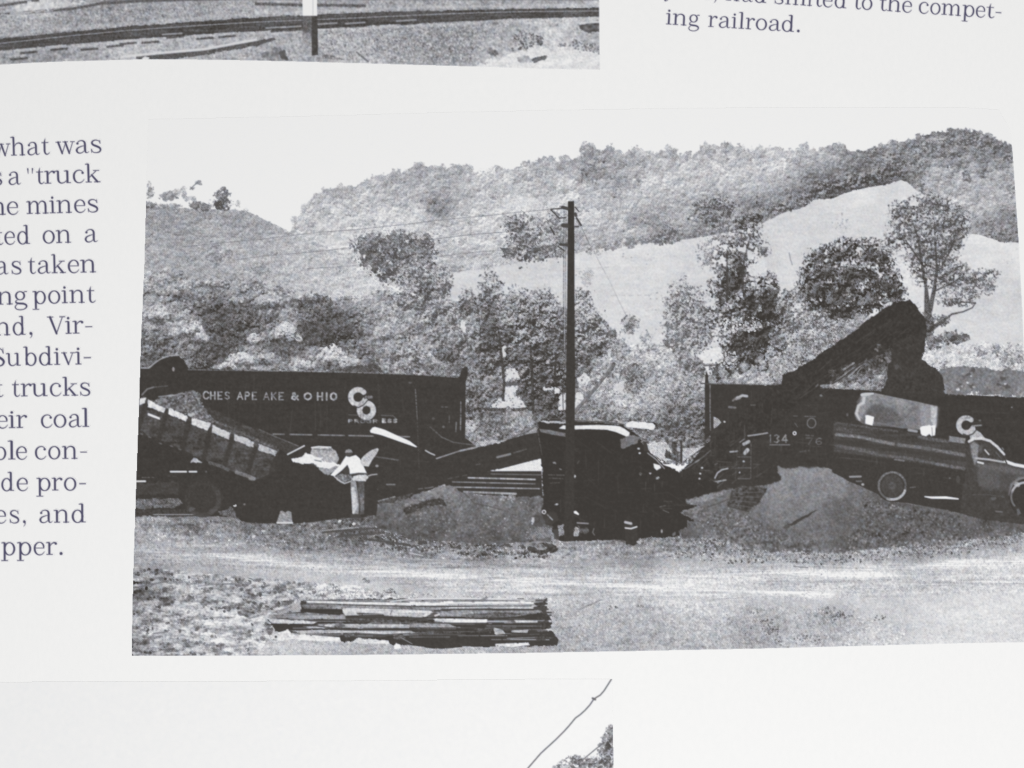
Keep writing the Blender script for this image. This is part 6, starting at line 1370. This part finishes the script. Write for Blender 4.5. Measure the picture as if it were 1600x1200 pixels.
def m_stack(nt, p):
    n = nt.nodes.new('ShaderNodeTexNoise'); n.inputs['Scale'].default_value = 60
    mp = nt.nodes.new('ShaderNodeMapping'); tc = nt.nodes.new('ShaderNodeTexCoord'); mp.inputs['Scale'].default_value = (1, 1, 90)
    nt.links.new(tc.outputs['Object'], mp.inputs['Vector']); nt.links.new(mp.outputs['Vector'], n.inputs['Vector'])
    r = nt.nodes.new('ShaderNodeValToRGB')
    r.color_ramp.elements[0].color = (.62, .61, .57, 1); r.color_ramp.elements[1].color = (.78, .77, .74, 1)
    nt.links.new(n.outputs['Fac'], r.inputs['Fac']); nt.links.new(r.outputs['Color'], p.inputs['Base Color'])
    p.inputs['Roughness'].default_value = .7


INKM, PAPM, STKM = material('printed_ink', m_ink), material('coated_paper', m_paper), material('page_edges', m_stack)

book = bpy.data.objects.new('open_book', None)
C.objects.link(book)
book.location = (0, 0, 0)
book['label'] = 'open book page printed with black and white railroad photographs and columns of text'
book['category'] = 'book'


def sheet(name, x0, x1, y0, y1, top, thick, mat, nx=72, ny=8):
    """a bowed slab of paper"""
    xs = np.linspace(x0, x1, nx); ys = np.linspace(y0, y1, ny)
    v, f = [], []
    for k in (0, 1):
        for y in ys:
            for x in xs:
                v.append((x, y, bow(x) + top - k * thick))
    n = nx * ny
    at = lambda k, i, j: k * n + j * nx + i
    for j in range(ny - 1):
        for i in range(nx - 1):
            f.append((at(0, i, j), at(0, i + 1, j), at(0, i + 1, j + 1), at(0, i, j + 1)))
            f.append((at(1, i, j), at(1, i, j + 1), at(1, i + 1, j + 1), at(1, i + 1, j)))
    for i in range(nx - 1):
        f.append((at(0, i, 0), at(1, i, 0), at(1, i + 1, 0), at(0, i + 1, 0)))
        f.append((at(0, i, ny - 1), at(0, i + 1, ny - 1), at(1, i + 1, ny - 1), at(1, i, ny - 1)))
    for j in range(ny - 1):
        f.append((at(0, 0, j), at(0, 0, j + 1), at(1, 0, j + 1), at(1, 0, j)))
        f.append((at(0, nx - 1, j), at(1, nx - 1, j), at(1, nx - 1, j + 1), at(0, nx - 1, j + 1)))
    me = bpy.data.meshes.new(name); me.from_pydata(v, [], f); me.update()
    me.materials.append(mat)
    o = bpy.data.objects.new(name, me); C.objects.link(o); o.parent = book
    return o


sheet('page', -.145, .092, -.150, .130, 0.0, .00011, PAPM)
sheet('page_stack', -.1445, .0915, -.1495, .1295, -.0004, .007, STKM)

rgb = lin(colours())
alb = np.clip((rgb - SPEC) / (K - SPEC / WHITE_ALBEDO), .004, .9).astype(np.float32)
gy, gx = np.mgrid[0:H, 0:W].astype(np.float64)
pos = on_page(gx + OX, gy + OY, .000012).astype(np.float32)


def ink_mesh(name, cells):
    ys, xs = np.nonzero(cells)
    q = np.stack([ys * W + xs, (ys + 1) * W + xs, (ys + 1) * W + xs + 1, ys * W + xs + 1], 1).ravel()
    used = np.zeros(H * W, bool); used[q] = True
    remap = np.cumsum(used) - 1
    idx = np.nonzero(used)[0]
    me = bpy.data.meshes.new(name)
    me.vertices.add(len(idx)); me.vertices.foreach_set('co', pos.reshape(-1, 3)[idx].ravel())
    me.loops.add(len(q)); me.loops.foreach_set('vertex_index', remap[q].astype(np.int32))
    n = len(ys)
    me.polygons.add(n); me.polygons.foreach_set('loop_start', np.arange(0, 4 * n, 4, dtype=np.int32))
    me.update(calc_edges=True)
    at = me.attributes.new('ink', 'FLOAT_COLOR', 'POINT')
    col = np.ones((len(idx), 4), np.float32); col[:, :3] = alb.reshape(-1, 3)[idx]
    at.data.foreach_set('color', col.ravel())
    me.materials.append(INKM)
    return me


cellab = LAB.copy(); cellab[-1, :] = 0; cellab[:, -1] = 0
OBJ = {None: book}
for i, (name, parent, label) in PARTS.items():
    cells = cellab == i
    has = cells.any()
    if not has and name != 'text_block':
        continue
    o = bpy.data.objects.new(name, ink_mesh(name, cells) if has else None)
    C.objects.link(o)
    o.parent = OBJ[parent]
    if label:
        o['label'] = label
    OBJ[i] = o

# --- light: soft room light from above and from the lower right ------------------------------------
world = bpy.data.worlds.new('World'); scene.world = world; world.use_nodes = True
world.node_tree.nodes['Background'].inputs['Color'].default_value = (.985, .99, .985, 1)
world.node_tree.nodes['Background'].inputs['Strength'].default_value = .45


def lamp(name, loc, size, power, aim=(0, 0, 0), col=(1, 1, 1)):
    from mathutils import Vector
    d = bpy.data.lights.new(name, 'AREA'); d.shape = 'DISK'; d.size = size; d.energy = power; d.color = col
    o = bpy.data.objects.new(name, d); C.objects.link(o)
    o.location = loc
    o.rotation_euler = (Vector(aim) - Vector(loc)).to_track_quat('-Z', 'Y').to_euler()
    return o


lamp('ceiling_lamp', (.16, -.9, .98), .7, 16.3, col=(1.0, .995, .985))

cam = bpy.data.cameras.new('camera'); co = bpy.data.objects.new('camera', cam); C.objects.link(co)
co.location = cam_loc; co.rotation_euler = (TILT, 0, 0)
cam.sensor_width = 36.0; cam.lens = 36.0 * FPX / 1600.0
cam.clip_start = .005; cam.clip_end = 20.0
scene.camera = co
vs = scene.view_settings
vs.view_transform = 'Standard'; vs.look = 'None'; vs.gamma = 1.0; vs.exposure = 0.0; vs.use_curve_mapping = False
scene.render.engine = 'CYCLES'
scene.cycles.max_bounces = 4
scene.cycles.use_denoising = False
scene.cycles.filter_width = 1.15
